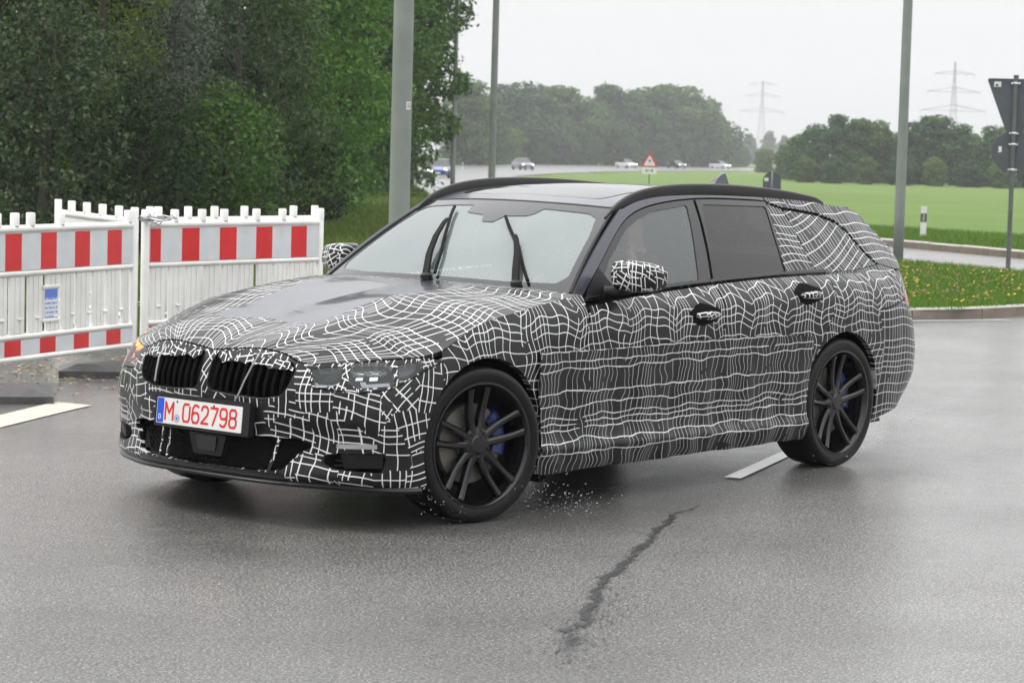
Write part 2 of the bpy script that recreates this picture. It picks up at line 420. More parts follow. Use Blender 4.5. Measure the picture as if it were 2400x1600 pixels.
def seam_mesh(pts, wd, z, name, m, n=120):
    P = interp_pts(np.array([gp(*p) for p in pts])[:, :2], n); P = np.stack([np.convolve(np.pad(P[:, i], 6, mode='edge'), np.ones(13)/13, 'valid') for i in (0, 1)], 1)
    T = np.gradient(P, axis=0); T /= np.linalg.norm(T, axis=1)[:, None]; Nn = np.stack([-T[:, 1], T[:, 0]], 1); P = P+Nn*(np.convolve(rng.normal(0, .016, n+6), np.ones(7)/2.6, 'valid'))[:, None]; W = np.interp(np.linspace(0, 1, n), np.linspace(0, 1, len(wd)), wd)
    A, B = P+Nn*W[:, None]*.75, P-Nn*W[:, None]*.75; V = np.concatenate([np.column_stack([A, np.full(n, z)]), np.column_stack([B, np.full(n, z)])]); v = np.linspace(0, 1, n)
    return build_mesh(name, V, [(i, n+i, n+i+1, i+1) for i in range(n-1)], m, smooth=False, uv={'len': np.concatenate([np.stack([v*0, v], 1), np.stack([v*0+1, v], 1)])})
def ragged(pts, wd, z, name, m, n=140, jit=.35, gaps=.0):
    P = interp_pts(np.array([gp(*p) for p in pts])[:, :2], n); T = np.gradient(P, axis=0); T /= np.linalg.norm(T, axis=1)[:, None]; Nn = np.stack([-T[:, 1], T[:, 0]], 1)
    W = np.interp(np.linspace(0, 1, n), np.linspace(0, 1, len(wd)), wd)
    a = W*(.5+jit*(rng.random(n)-.5)*2); b = W*(.5+jit*(rng.random(n)-.5)*2)
    A, B = P+Nn*a[:, None], P-Nn*b[:, None]; V = np.concatenate([np.column_stack([A, np.full(n, z)]), np.column_stack([B, np.full(n, z)])])
    return build_mesh(name, V, [(i, n+i, n+i+1, i+1) for i in range(n-1) if rng.random() >= gaps], m, smooth=False)
mark('tar_seam', seam_mesh([(1650, 1178), (1600, 1208), (1520, 1272), (1450, 1325), (1400, 1390), (1372, 1450), (1338, 1500), (1328, 1540)], [.02, .035, .05, .05, .045, .06, .075, .06], .004, 'tar_seam', M['tar']))
# tar crumbs round its lower end
mb = MB()
for i in range(330):
    t = rng.random()**.6; c = gp(1500-175*t+rng.normal(0, 30+26*t), 1290+260*t+rng.normal(0, 14)); s = rng.uniform(.002, .007)
    mb.add([(c[0]+s*cos(a)*rng.uniform(.6, 1.4), c[1]+s*sin(a)*rng.uniform(.6, 1.4), .0045) for a in np.linspace(0, 2*pi, 6)[:-1]], [(0, 1, 2, 3, 4)])
o = mb.build('tar_crumbs', M['crumb']); o['kind'] = 'stuff'; o['label'] = 'black tar crumbs scattered round the tar seam'; o['category'] = 'tar'

# ------------------------------------------------------------------ kerbed grass island and the kerb beyond it
near = [tuple(gp(x, y)[:2]) for x, y in ((1660, 770), (1800, 757), (2000, 752.5), (2146, 750), (2250, 748.6), (2400, 741), (2700, 722), (3100, 700))]
far = [tuple(gp(x, y, .15)[:2]) for x, y in ((3100, 655), (2700, 645), (2398, 631), (2230, 615), (2085, 603), (1950, 600), (1800, 612), (1690, 660))]
isl = near+far
struct(flat_sheet('grass_island', isl, .10, M['grass'], .6))
def kerb_run(pts, h, wd, out, seg=1.0, joint=.012):
    """single kerb stones end to end along a line, each its own piece"""
    P = dens(pts, .25, closed=False); L_ = np.concatenate([[0], np.cumsum(np.linalg.norm(np.diff(P, axis=0), axis=1))])
    k = int(L_[-1]/seg); stones = []
    for i in range(k):
        a = np.array([np.interp(i*seg+joint/2, L_, P[:, j]) for j in (0, 1)]); b = np.array([np.interp((i+1)*seg-joint/2, L_, P[:, j]) for j in (0, 1)])
        stones.append((a, b))
    for i, (a, b) in enumerate(stones):
        t = (b-a)/np.linalg.norm(b-a); n = np.array([-t[1], t[0]])*out; hh = h+rng.uniform(-.004, .004)
        s0, s1 = n*0, n*wd; ch = .02
        prof = [(0, -.02), (0, hh-ch), (ch, hh), (wd, hh), (wd, -.02)]
        V = [(*(a+n*q), z) for q, z in prof]+[(*(b+n*q), z) for q, z in prof]
        F = [(0, 5, 6, 1), (1, 6, 7, 2), (2, 7, 8, 3), (3, 8, 9, 4), (0, 1, 2, 3, 4), (9, 8, 7, 6, 5)]
        if out < 0: F = [f[::-1] for f in F]
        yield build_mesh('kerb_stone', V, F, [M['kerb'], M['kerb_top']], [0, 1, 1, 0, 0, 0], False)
kr = thing('kerb', 'brown wet concrete kerb along the road side of the flowering island', 'kerb', (*isl[3], 0))
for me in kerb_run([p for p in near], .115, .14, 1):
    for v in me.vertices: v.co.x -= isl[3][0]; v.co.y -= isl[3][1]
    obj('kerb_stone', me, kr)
rk = [tuple(gp(x, y)[:2]) for x, y in ((1700, 547), (1900, 560), (2060, 575), (2230, 590), (2398, 606), (2700, 628), (3000, 648))]
kr2 = thing('kerb', 'long kerb behind the grey road strip at the edge of the field', 'kerb', (*rk[2], 0))
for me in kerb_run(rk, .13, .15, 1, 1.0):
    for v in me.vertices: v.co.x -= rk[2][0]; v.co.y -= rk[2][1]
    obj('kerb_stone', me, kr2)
# ---------------------------------------------------------------- car surfaces
def nat_basis(xs, q):
    """weights W (len(q), len(xs)) of the natural cubic spline through knots xs"""
    xs = np.asarray(xs, float); q = np.asarray(q, float); n = len(xs)
    h = np.diff(xs)
    A = np.zeros((n, n)); B = np.zeros((n, n))
    A[0, 0] = A[-1, -1] = 1
    for i in range(1, n-1):
        A[i, i-1] = h[i-1]; A[i, i] = 2*(h[i-1]+h[i]); A[i, i+1] = h[i]
        B[i, i-1] = 6/h[i-1]; B[i, i] = -6/h[i-1]-6/h[i]; B[i, i+1] = 6/h[i]
    M = np.linalg.solve(A, B)
    k = np.clip(np.searchsorted(xs, q)-1, 0, n-2)
    hk = h[k]; a = (xs[k+1]-q)/hk; b = (q-xs[k])/hk
    W = np.zeros((len(q), n)); r = np.arange(len(q))
    W[r, k] += a; W[r, k+1] += b
    W += ((a**3-a)*hk**2/6)[:, None]*M[k] + ((b**3-b)*hk**2/6)[:, None]*M[k+1]
    return W
def nspl(xs, ys, q):
    q = np.atleast_1d(np.asarray(q, float))
    return nat_basis(xs, np.clip(q, xs[0], xs[-1])) @ np.asarray(ys, float)
def pspl(xs, ys, q):
    """monotone (pchip-like) cubic interpolation, clamped, with linear ends"""
    xs = np.asarray(xs, float); ys = np.asarray(ys, float); q = np.atleast_1d(np.asarray(q, float))
    h = np.diff(xs); d = np.diff(ys)/h
    m = np.zeros(len(xs)); m[0] = d[0]; m[-1] = d[-1]
    for i in range(1, len(xs)-1):
        if d[i-1]*d[i] > 0:
            w1 = 2*h[i]+h[i-1]; w2 = h[i]+2*h[i-1]
            m[i] = (w1+w2)/(w1/d[i-1]+w2/d[i])
    k = np.clip(np.searchsorted(xs, q)-1, 0, len(xs)-2)
    s = np.clip((q-xs[k])/h[k], 0, 1)
    v = (1+2*s)*(1-s)**2*ys[k]+s*(1-s)**2*h[k]*m[k]+s*s*(3-2*s)*ys[k+1]+s*s*(s-1)*h[k]*m[k+1]
    v = v+np.where(q < xs[0], (q-xs[0])*m[0], 0)+np.where(q > xs[-1], (q-xs[-1])*m[-1], 0)
    return v
ZL = [.16, .22, .30, .38, .46, .56, .66, .76, .86, .94, 1.00]
def FX(y, xs): return [(x, y) for x in xs]
def SY(x, ys): return [(x, y) for y in ys]
COLS = [
 FX(0.00, [.735, .795, .780, .775, .790, .795, .765, .700, .62, .55, .50]),
 FX(0.25, [.725, .785, .770, .765, .780, .782, .752, .690, .61, .54, .49]),
 FX(0.45, [.685, .742, .725, .720, .740, .738, .702, .635, .55, .48, .43]),
 FX(0.62, [.605, .668, .650, .648, .672, .665, .622, .545, .45, .38, .33]),
 [(.545,.735),(.595,.75),(.585,.752),(.585,.755),(.60,.757),(.588,.75),(.545,.73),(.45,.70),(.35,.66),(.28,.62),(.23,.59)],
 [(.475,.825),(.495,.842),(.49,.842),(.49,.842),(.49,.842),(.475,.832),(.435,.81),(.36,.775),(.26,.72),(.19,.67),(.14,.63)],
 SY( .36, [.865,.882,.884,.885,.888,.884,.866,.822,.742,.68,.63]),
 SY( .18, [.870,.888,.890,.896,.905,.906,.897,.868,.798,.73,.67]),
 SY( .00, [.870,.890,.892,.900,.908,.911,.909,.893,.838,.76,.70]),
 SY(-.20, [.870,.890,.890,.896,.905,.910,.910,.901,.862,.80,.74]),
 SY(-.40, [.868,.890,.882,.887,.894,.902,.907,.905,.879,.822,.77]),
 SY(-.80, [.868,.890,.874,.880,.888,.896,.903,.907,.889,.832,.78]),
 SY(-1.25,[.868,.890,.874,.880,.888,.896,.903,.908,.895,.840,.787]),
 SY(-1.70,[.868,.890,.874,.880,.888,.896,.903,.909,.899,.850,.795]),
 SY(-2.10,[.868,.890,.876,.882,.890,.898,.905,.911,.904,.861,.80]),
 SY(-2.45,[.868,.890,.880,.887,.895,.904,.911,.916,.910,.872,.805]),
 SY(-2.85,[.868,.890,.890,.897,.904,.912,.918,.922,.914,.878,.808]),
 SY(-3.20,[.852,.878,.886,.892,.899,.906,.911,.911,.899,.862,.800]),
 SY(-3.50,[.800,.838,.868,.880,.889,.894,.896,.892,.872,.835,.785]),
 [(-3.548,.735),(-3.588,.77),(-3.633,.81),(-3.668,.835),(-3.683,.85),(-3.693,.855),(-3.693,.855),(-3.683,.845),(-3.668,.825),(-3.658,.80),(-3.648,.775)],
 [(-3.658,.65),(-3.698,.685),(-3.753,.715),(-3.803,.735),(-3.828,.75),(-3.838,.755),(-3.833,.755),(-3.818,.745),(-3.803,.72),(-3.788,.70),(-3.768,.68)],
 [(-3.728,.45),(-3.768,.47),(-3.828,.48),(-3.868,.49),(-3.883,.50),(-3.888,.50),(-3.883,.50),(-3.868,.50),(-3.853,.48),(-3.838,.47),(-3.818,.46)],
 [(-3.748,.22),(-3.788,.22),(-3.848,.22),(-3.883,.22),(-3.898,.22),(-3.903,.22),(-3.898,.22),(-3.883,.22),(-3.868,.22),(-3.853,.22),(-3.833,.22)],
 [(-3.753,0),(-3.793,0),(-3.853,0),(-3.888,0),(-3.903,0),(-3.908,0),(-3.903,0),(-3.888,0),(-3.873,0),(-3.858,0),(-3.838,0)],
]
_sh = lambda z: .026+.030*min(1, max(0, (z-.48)/.22))
for _i in range(19, 24): COLS[_i] = [(x+_sh(z), y) for (x, y), z in zip(COLS[_i], ZL)]      # tail pulled in towards the tailgate
COLS[18] = [(x, y-.006) for x, y in COLS[18]]
_c = np.array([c[4] for c in COLS])
TK = np.concatenate([[0], np.cumsum(np.hypot(*np.diff(_c, axis=0).T))])
TK[7:19] = TK[6]+.36-np.array([.18, 0, -.2, -.4, -.8, -1.25, -1.7, -2.1, -2.45, -2.85, -3.2, -3.5])
for _i in range(19, len(COLS)):
    TK[_i] = TK[_i-1]+np.hypot(*(_c[_i]-_c[_i-1]))
TEND = TK[-1]
def tx(x): return TK[6]+.36-np.asarray(x, float)
def xt(t): return .36+TK[6]-np.asarray(t, float)
def SA(t, z):
    t = np.atleast_1d(np.asarray(t, float)); z = np.atleast_1d(np.asarray(z, float))
    W = nat_basis(TK, np.clip(t, 0, TEND))
    X = np.stack([pspl(ZL, [p[0] for p in c], z) for c in COLS], 1)
    Y = np.stack([pspl(ZL, [p[1] for p in c], z) for c in COLS], 1)
    return np.stack([(W*X).sum(1), (W*Y).sum(1), z], 1)
_tt = np.linspace(0, TK[5], 400); _ty = SA(_tt, np.full(400, .46))[:, 1]
def ty(y): return np.interp(y, _ty, _tt)
# bonnet shut line / shoulder = upper edge of the nose and wings
_ZT = [(0,.709),(ty(.12),.722),(ty(.26),.731),(ty(.38),.718),(ty(.45),.692),(ty(.50),.683),(ty(.58),.689),(ty(.70),.70),(ty(.78),.71),(tx(.36),.722),(tx(.26),.738),(tx(.14),.79),
       (tx(0.),.842),(tx(-.2),.878),(tx(-.4),.908),(tx(-.62),.935),(tx(-.74),.946)]
def ztop(t): return pspl([a for a, b in _ZT], [b for a, b in _ZT], t)
def zbelt(x):
    return pspl([-4, -3.9, -3.3, -2.826, -2.456, -1.74, -1.2, -.774, -.6], [1.0, 1.0, 1.0, .997, .993, .969, .938, .905, .89], x)
# greenhouse side y(x, z)
def ybelt(x): return pspl([-3.9, -3.7, -3.45, -3.1, -2.8, -2.3, -1.7, -1.2, -.74], [.60, .715, .775, .80, .808, .806, .803, .80, .795], x)
def ytop(x): return pspl([-3.9, -3.6, -3.4, -3.0, -2.4, -1.8, -1.3], [.47, .50, .53, .565, .59, .60, .595], x)
def SG(x, z):
    x = np.atleast_1d(np.asarray(x, float)); z = np.atleast_1d(np.asarray(z, float))
    s = (z-zbelt(x))/(1.36-zbelt(x))
    e = s+.10*s*(1-s)*-1
    return np.stack([x, ybelt(x)+(ytop(x)-ybelt(x))*(e), z], 1)
# windscreen: a = 0 base .. 1 header, b = 0 centre .. 1 pillar
def SW(a, b):
    a = np.atleast_1d(np.asarray(a, float)); b = np.atleast_1d(np.asarray(b, float))
    xb = -.622-.135*b**2.2; yb = .745*b; zb = .978-.018*b**2
    xh = -1.175-.115*b**2; yh = .572*b; zh = 1.343-.02*b**2
    x = xb+(xh-xb)*a; y = yb+(yh-yb)*a; z = zb+(zh-zb)*a
    bul = 4*a*(1-a)
    return np.stack([x+.012*bul, y, z+.022*bul*(1-.5*b*b)], 1)
# roof y(b), x from header to spoiler
def zroofc(x): return pspl([-3.65,-3.5,-3.2,-2.8,-2.4,-2.0,-1.7,-1.4,-1.175],[1.305,1.337,1.376,1.405,1.422,1.428,1.42,1.385,1.343], x)
def zguttr(x): return pspl([-3.65,-3.5,-3.2,-2.8,-2.4,-2.0,-1.7,-1.45,-1.29],[1.285,1.31,1.343,1.372,1.388,1.393,1.387,1.362,1.323], x)
def SR(x, y):
    x = np.atleast_1d(np.asarray(x, float)); y = np.atleast_1d(np.asarray(y, float))
    h = ytop(x)-.02
    b = np.clip(np.abs(y)/h, 0, 1)
    zc = zroofc(x); zg = zguttr(x)
    return np.stack([x, y, zc+(zg-zc)*b**2.4], 1)
# bonnet a = 0 nose .. 1 cowl, b = 0 centre .. 1 shut line
def SH(a, b):
    a = np.atleast_1d(np.asarray(a, float)); b = np.atleast_1d(np.asarray(b, float))
    tb = ty(.50); te = tx(-.74)
    # outer edge runs from nose corner (y=.47) back along the wing
    E = SA(tb+(te-tb)*a, ztop(tb+(te-tb)*a))
    t0 = tb*b; N = SA(t0, ztop(t0))
    Bk = np.stack([-.605-.135*b**2.2, E[:, 1]*0+SA([te], ztop([te]))[0, 1]*b, .972-.026*b**2.5], 1)
    Cc = np.stack([.739+(-.605-.739)*a, a*0, pspl([0,.06,.2,.4,.6,.8,1],[.709,.752,.818,.873,.914,.946,.972], a)], 1)
    P00 = SA([0], ztop([0]))[0]; P01 = SA([tb], ztop([tb]))[0]; P10 = np.array([-.605, 0, .972]); P11 = SA([te], ztop([te]))[0]
    a_ = a[:, None]; b_ = b[:, None]
    P = (1-b_)*Cc+b_*E+(1-a_)*N+a_*Bk-((1-a_)*(1-b_)*P00+(1-a_)*b_*P01+a_*(1-b_)*P10+a_*b_*P11)
    bul = np.sin(np.pi*np.clip(b, 0, 1))**1.2*np.sin(np.pi*np.clip(a, 0, 1))**.8
    P[:, 2] += .028*bul
    P[:, 2] += .010*np.exp(-((b-.52)/.10)**2)*np.clip(a*3, 0, 1)*np.clip((1-a)*4, 0, 1)   # power crease
    return P
# ------------------------------------------------------------------ car materials
def camo_lines(nt, s, per, bp, amp, ph):
    """distance (in map metres) to the nearest line of a bundled set"""
    a1 = math_(nt, 'MULTIPLY_ADD', s, 2*pi/bp, ph); b2 = bp*.37; a2 = math_(nt, 'MULTIPLY_ADD', s, 2*pi/b2, ph*2.3)
    f = math_(nt, 'ADD', math_(nt, 'MULTIPLY', s, 1/per), math_(nt, 'ADD', math_(nt, 'MULTIPLY', math_(nt, 'SINE', a1), amp), math_(nt, 'MULTIPLY', math_(nt, 'SINE', a2), amp*.30)))
    g = math_(nt, 'ADD', math_(nt, 'MULTIPLY_ADD', math_(nt, 'COSINE', a1), amp*2*pi/bp, 1/per), math_(nt, 'MULTIPLY', math_(nt, 'COSINE', a2), amp*.30*2*pi/b2))
    g = math_(nt, 'MAXIMUM', math_(nt, 'ABSOLUTE', g), 5.0)
    return math_(nt, 'DIVIDE', math_(nt, 'PINGPONG', f, .5), g)
def camo_mat(name, collage=False, per=(.041, .050), bp=(.36, .30), amp=(.55, .36), w=.0020, cell=6.0, vw=None, vs_=1.0):
    m, nt, b = new_mat(name); L = nt.links
    uv = N(nt, 'ShaderNodeUVMap', uv_map='wrap'); vec = uv.outputs[0]
    if collage:
        nz = noise(nt, vec, 5, 2, .5); dis = N(nt, 'ShaderNodeVectorMath', operation='SCALE'); L.new(nz.outputs['Color'], dis.inputs[0]); dis.inputs['Scale'].default_value = .035
        vadd = N(nt, 'ShaderNodeVectorMath', operation='ADD'); L.new(vec, vadd.inputs[0]); L.new(dis.outputs[0], vadd.inputs[1])
        vor = N(nt, 'ShaderNodeTexVoronoi', voronoi_dimensions='2D', distance='CHEBYCHEV'); vor.inputs['Scale'].default_value = cell; vor.inputs['Randomness'].default_value = .95
        L.new(vadd.outputs[0], vor.inputs['Vector'])
        sp = N(nt, 'ShaderNodeSeparateColor'); L.new(vor.outputs['Color'], sp.inputs[0])
        q = math_(nt, 'GREATER_THAN', sp.outputs[1], .72)
        ang = math_(nt, 'ADD', math_(nt, 'MULTIPLY_ADD', sp.outputs[0], .44, -.22), math_(nt, 'MULTIPLY', q, .62))
        rot = N(nt, 'ShaderNodeVectorRotate', rotation_type='Z_AXIS'); L.new(vadd.outputs[0], rot.inputs['Vector']); L.new(ang, rot.inputs['Angle'])
        off = N(nt, 'ShaderNodeVectorMath', operation='SCALE'); L.new(vor.outputs['Color'], off.inputs[0]); off.inputs['Scale'].default_value = .7
        va = N(nt, 'ShaderNodeVectorMath', operation='ADD'); L.new(rot.outputs[0], va.inputs[0]); L.new(off.outputs[0], va.inputs[1]); vec2 = va.outputs[0]
    else: vec2 = vec
    s = N(nt, 'ShaderNodeSeparateXYZ'); L.new(vec2, s.inputs[0])
    d1 = camo_lines(nt, s.outputs[0], per[0], bp[0], amp[0], .7); d2 = camo_lines(nt, s.outputs[1], per[1], bp[1], amp[1], 2.1)
    def mask(d, wd):
        r = N(nt, 'ShaderNodeMapRange'); r.inputs['From Min'].default_value = wd-.0007; r.inputs['From Max'].default_value = wd+.0007
        r.inputs['To Min'].default_value = 1; r.inputs['To Max'].default_value = 0; L.new(d, r.inputs['Value']); return r.outputs[0]
    m1, m2 = math_(nt, 'MULTIPLY', mask(d1, vw or w), vs_), mask(d2, w)
    # short breaks in the print
    nb = noise(nt, vec2, 11, 1, .5); nb2 = noise(nt, vec2, 7.3, 1, .5)
    k1 = math_(nt, 'GREATER_THAN', nb.outputs['Fac'], .33 if not collage else .36); k2 = math_(nt, 'GREATER_THAN', nb2.outputs['Fac'], .29 if not collage else .35)
    line = math_(nt, 'MAXIMUM', math_(nt, 'MULTIPLY', m1, k1), math_(nt, 'MULTIPLY', m2, k2))
    tc = N(nt, 'ShaderNodeTexCoord'); nd = noise(nt, tc.outputs['Object'], 7, 3, .6)
    blk = ramp(nt, nd.outputs['Fac'], [(.3, (.0035, .0035, .004)), (.7, (.007, .007, .008))])
    wht = ramp(nt, nd.outputs['Fac'], [(.3, (.62, .62, .62)), (.7, (.74, .74, .74))])
    L.new(mixc(nt, line, blk, wht), b.inputs['Base Color'])
    L.new(math_(nt, 'MULTIPLY_ADD', nd.outputs['Fac'], .18, .22), b.inputs['Roughness'])
    setp(b, Coat_Weight=.15, Coat_Roughness=.12); b.inputs['Specular IOR Level'].default_value = .28
    # wrinkles of the film and drops on it
    nw = noise(nt, tc.outputs['Object'], 16, 3, .6); vd = N(nt, 'ShaderNodeTexVoronoi'); vd.inputs['Scale'].default_value = 130; L.new(tc.outputs['Object'], vd.inputs['Vector'])
    drop = math_(nt, 'MULTIPLY', math_(nt, 'LESS_THAN', vd.outputs['Distance'], .28), .25)
    bump(nt, b, math_(nt, 'ADD', nw.outputs['Fac'], drop), .16, .012)
    return m
M['camo'] = camo_mat('camouflage_film')
M['camo_flap'] = camo_mat('camouflage_film_flap', per=(.034, .052), bp=(.37, .33), amp=(.62, .58), w=.0023, vw=.0017, vs_=.62)
M['camo_tail'] = camo_mat('camouflage_film_rear', per=(.036, .043), bp=(.27, .31), amp=(.36, .38), w=.0021, vs_=.8)
M['camo_patch'] = camo_mat('camouflage_film_patches', True, per=(.044, .044), bp=(.31, .27), amp=(.60, .52), w=.0024)
M['camo_small'] = camo_mat('camouflage_film_small_patches', True, per=(.034, .034), bp=(.21, .19), amp=(.34, .32), w=.0026, cell=14)
def paint(name, col, rough=.28, drops=True):
    m, nt, b = new_mat(name); tc = N(nt, 'ShaderNodeTexCoord'); n = noise(nt, tc.outputs['Object'], 900, 1, .5); n2 = noise(nt, tc.outputs['Object'], 3, 3, .6)
    c = ramp(nt, n.outputs['Fac'], [(.3, tuple(x*.7 for x in col)), (.7, tuple(x*1.4 for x in col))]); nt.links.new(c, b.inputs['Base Color'])
    setp(b, Metallic=.3, Coat_Weight=.7, Coat_Roughness=.05, Roughness=rough)
    if drops:
        v = N(nt, 'ShaderNodeTexVoronoi'); v.inputs['Scale'].default_value = 85; nt.links.new(tc.outputs['Object'], v.inputs['Vector'])
        v2 = N(nt, 'ShaderNodeTexVoronoi'); v2.inputs['Scale'].default_value = 190; nt.links.new(tc.outputs['Object'], v2.inputs['Vector'])
        sp = N(nt, 'ShaderNodeSeparateColor'); nt.links.new(v.outputs['Color'], sp.inputs[0])
        h = math_(nt, 'MULTIPLY', math_(nt, 'SUBTRACT', .33, v.outputs['Distance'], clamp=True), math_(nt, 'GREATER_THAN', sp.outputs[0], .62))
        h2 = math_(nt, 'MULTIPLY', math_(nt, 'SUBTRACT', .30, v2.outputs['Distance'], clamp=True), .5)
        hb = math_(nt, 'ADD', h, h2)
        bn = N(nt, 'ShaderNodeBump'); bn.inputs['Strength'].default_value = .22; bn.inputs['Distance'].default_value = .006; nt.links.new(hb, bn.inputs['Height'])
        nt.links.new(bn.outputs[0], b.inputs['Coat Normal']); nt.links.new(bn.outputs[0], b.inputs['Normal'])
    return m
M['paint'] = paint('dark_grey_metallic_paint', (.026, .028, .046))
M['gloss'] = plain('black_gloss_trim', (.006, .006, .007), .12, coat=.3, var=.2, spec=.4)
M['satin'] = plain('black_satin_rail', (.006, .006, .006), .32, var=.2, spec=.35)
M['matt'] = plain('black_matt_bar', (.0022, .0022, .0022), .5, var=.2, spec=.08)
M['black'] = plain('black_plastic', (.007, .007, .007), .45, var=.25, spec=.3)
M['dark'] = plain('dark_void', (.004, .004, .004), .8, spec=.1)
M['rubber'] = plain('tyre_rubber', (.0045, .0045, .0045), .42, var=.3, vscale=30, spec=.22, bmp=.12)
M['rim'] = plain('black_alloy', (.003, .003, .0035), 0.15, coat=.25, spec=.35, var=.15)
M['disc'] = plain('brake_steel', (.15, .138, .12), .45, metal=.5, var=.15, vscale=20)
M['blue'] = plain('blue_caliper_paint', (.006, .018, .11), .3, coat=.3)
M['chrome'] = plain('chrome', (.75, .76, .78), .10, metal=1, var=.05)
M['sparkle'] = plain('faceted_reflector', (.78, .79, .82), 0.16, metal=1, var=.3, vscale=70, bmp=.5)
M['guide'] = plain('light_guide_plastic', (.72, .74, .76), .25, var=.08)
M['silver'] = plain('silver_plastic', (.42, .43, .45), .3, metal=.6, var=.1)
M['cabin'] = plain('cabin_trim', (.022, .022, .024), .7, var=.2)
M['frit'] = plain('ceramic_frit', (.012, .012, .014), .07, coat=.4, var=.1)
M['white'] = plain('white_plastic', (.66, .66, .64), .45, var=.04, vscale=5)
M['skin'] = plain('skin', (.50, .29, .20), .55, var=.06)
M['cloth'] = plain('dark_jacket', (.035, .037, .045), .85, var=.2)
def glass(name, tint, veil, ior=1.55, rough=.02, veilcol=(.70, .82, .82)):
    m = bpy.data.materials.new(name); m.use_nodes = True; nt = m.node_tree; nt.nodes.clear(); L = nt.links
    o = N(nt, 'ShaderNodeOutputMaterial'); tr = N(nt, 'ShaderNodeBsdfTransparent'); tr.inputs[0].default_value = (*tint, 1)
    df = N(nt, 'ShaderNodeBsdfDiffuse'); df.inputs[0].default_value = (*veilcol, 1)
    gl = N(nt, 'ShaderNodeBsdfGlossy'); gl.inputs['Roughness'].default_value = rough
    tc = N(nt, 'ShaderNodeTexCoord'); n = noise(nt, tc.outputs['Object'], 2.2, 3, .55); n2 = noise(nt, tc.outputs['Object'], 60, 2, .5)
    mist = math_(nt, 'MULTIPLY', math_(nt, 'MULTIPLY_ADD', n.outputs['Fac'], .5, .75), veil, clamp=True)
    a = N(nt, 'ShaderNodeMixShader'); L.new(mist, a.inputs[0]); L.new(tr.outputs[0], a.inputs[1]); L.new(df.outputs[0], a.inputs[2])
    fr = N(nt, 'ShaderNodeFresnel'); fr.inputs['IOR'].default_value = ior
    bn = N(nt, 'ShaderNodeBump'); bn.inputs['Strength'].default_value = .04; bn.inputs['Distance'].default_value = .004; L.new(n2.outputs['Fac'], bn.inputs['Height'])
    L.new(bn.outputs[0], gl.inputs['Normal'])
    c = N(nt, 'ShaderNodeMixShader'); L.new(fr.outputs[0], c.inputs[0]); L.new(a.outputs[0], c.inputs[1]); L.new(gl.outputs[0], c.inputs[2]); L.new(c.outputs[0], o.inputs['Surface'])
    return m
M['wsglass'] = glass('wet_misted_windscreen', (.60, .68, .66), .20, 2.0)
M['sideglass'] = glass('side_window_glass', (.62, .69, .68), .07, 1.8)
M['tintglass'] = glass('tinted_window_glass', (.04, .04, .045), .012, 1.62, veilcol=(.5, .5, .52))
M['lens'] = glass('headlamp_lens', (.82, .84, .86), .03, 1.5)
M['redlens'] = plain('red_lamp_lens', (.55, .012, .018), .2, coat=.5)
def lit(name, col, st):
    m, nt, b = new_mat(name); setp(b, Base_Color=(*col, 1), Roughness=.3, Emission_Color=(*col, 1), Emission_Strength=st); return m
M['indicator'] = lit('lit_indicator', (1.0, .25, .02), 2.6)
M['lamp_on'] = lit('lit_headlamp', (1.0, .97, .9), 2.6)
M['lamp_warm'] = lit('lit_warm_headlamp', (1.0, .72, .38), 1.8)
# ------------------------------------------------------------------ the car
CO = np.array([-1.4255, 0, 0])
car = thing('estate_car', 'black estate car wrapped in white line camouflage film, driving over the wet junction', 'car', tuple(CO))
def SAs(t, z):
    q = SA(np.abs(t), z); q[:, 1] *= np.where(np.asarray(t) < 0, -1, 1); return q
def SHs(a, b):
    q = SH(a, np.abs(b)); q[:, 1] *= np.where(np.asarray(b) < 0, -1, 1); return q
def SWs(a, b):
    q = SW(a, np.abs(b)); q[:, 1] *= np.where(np.asarray(b) < 0, -1, 1); return q
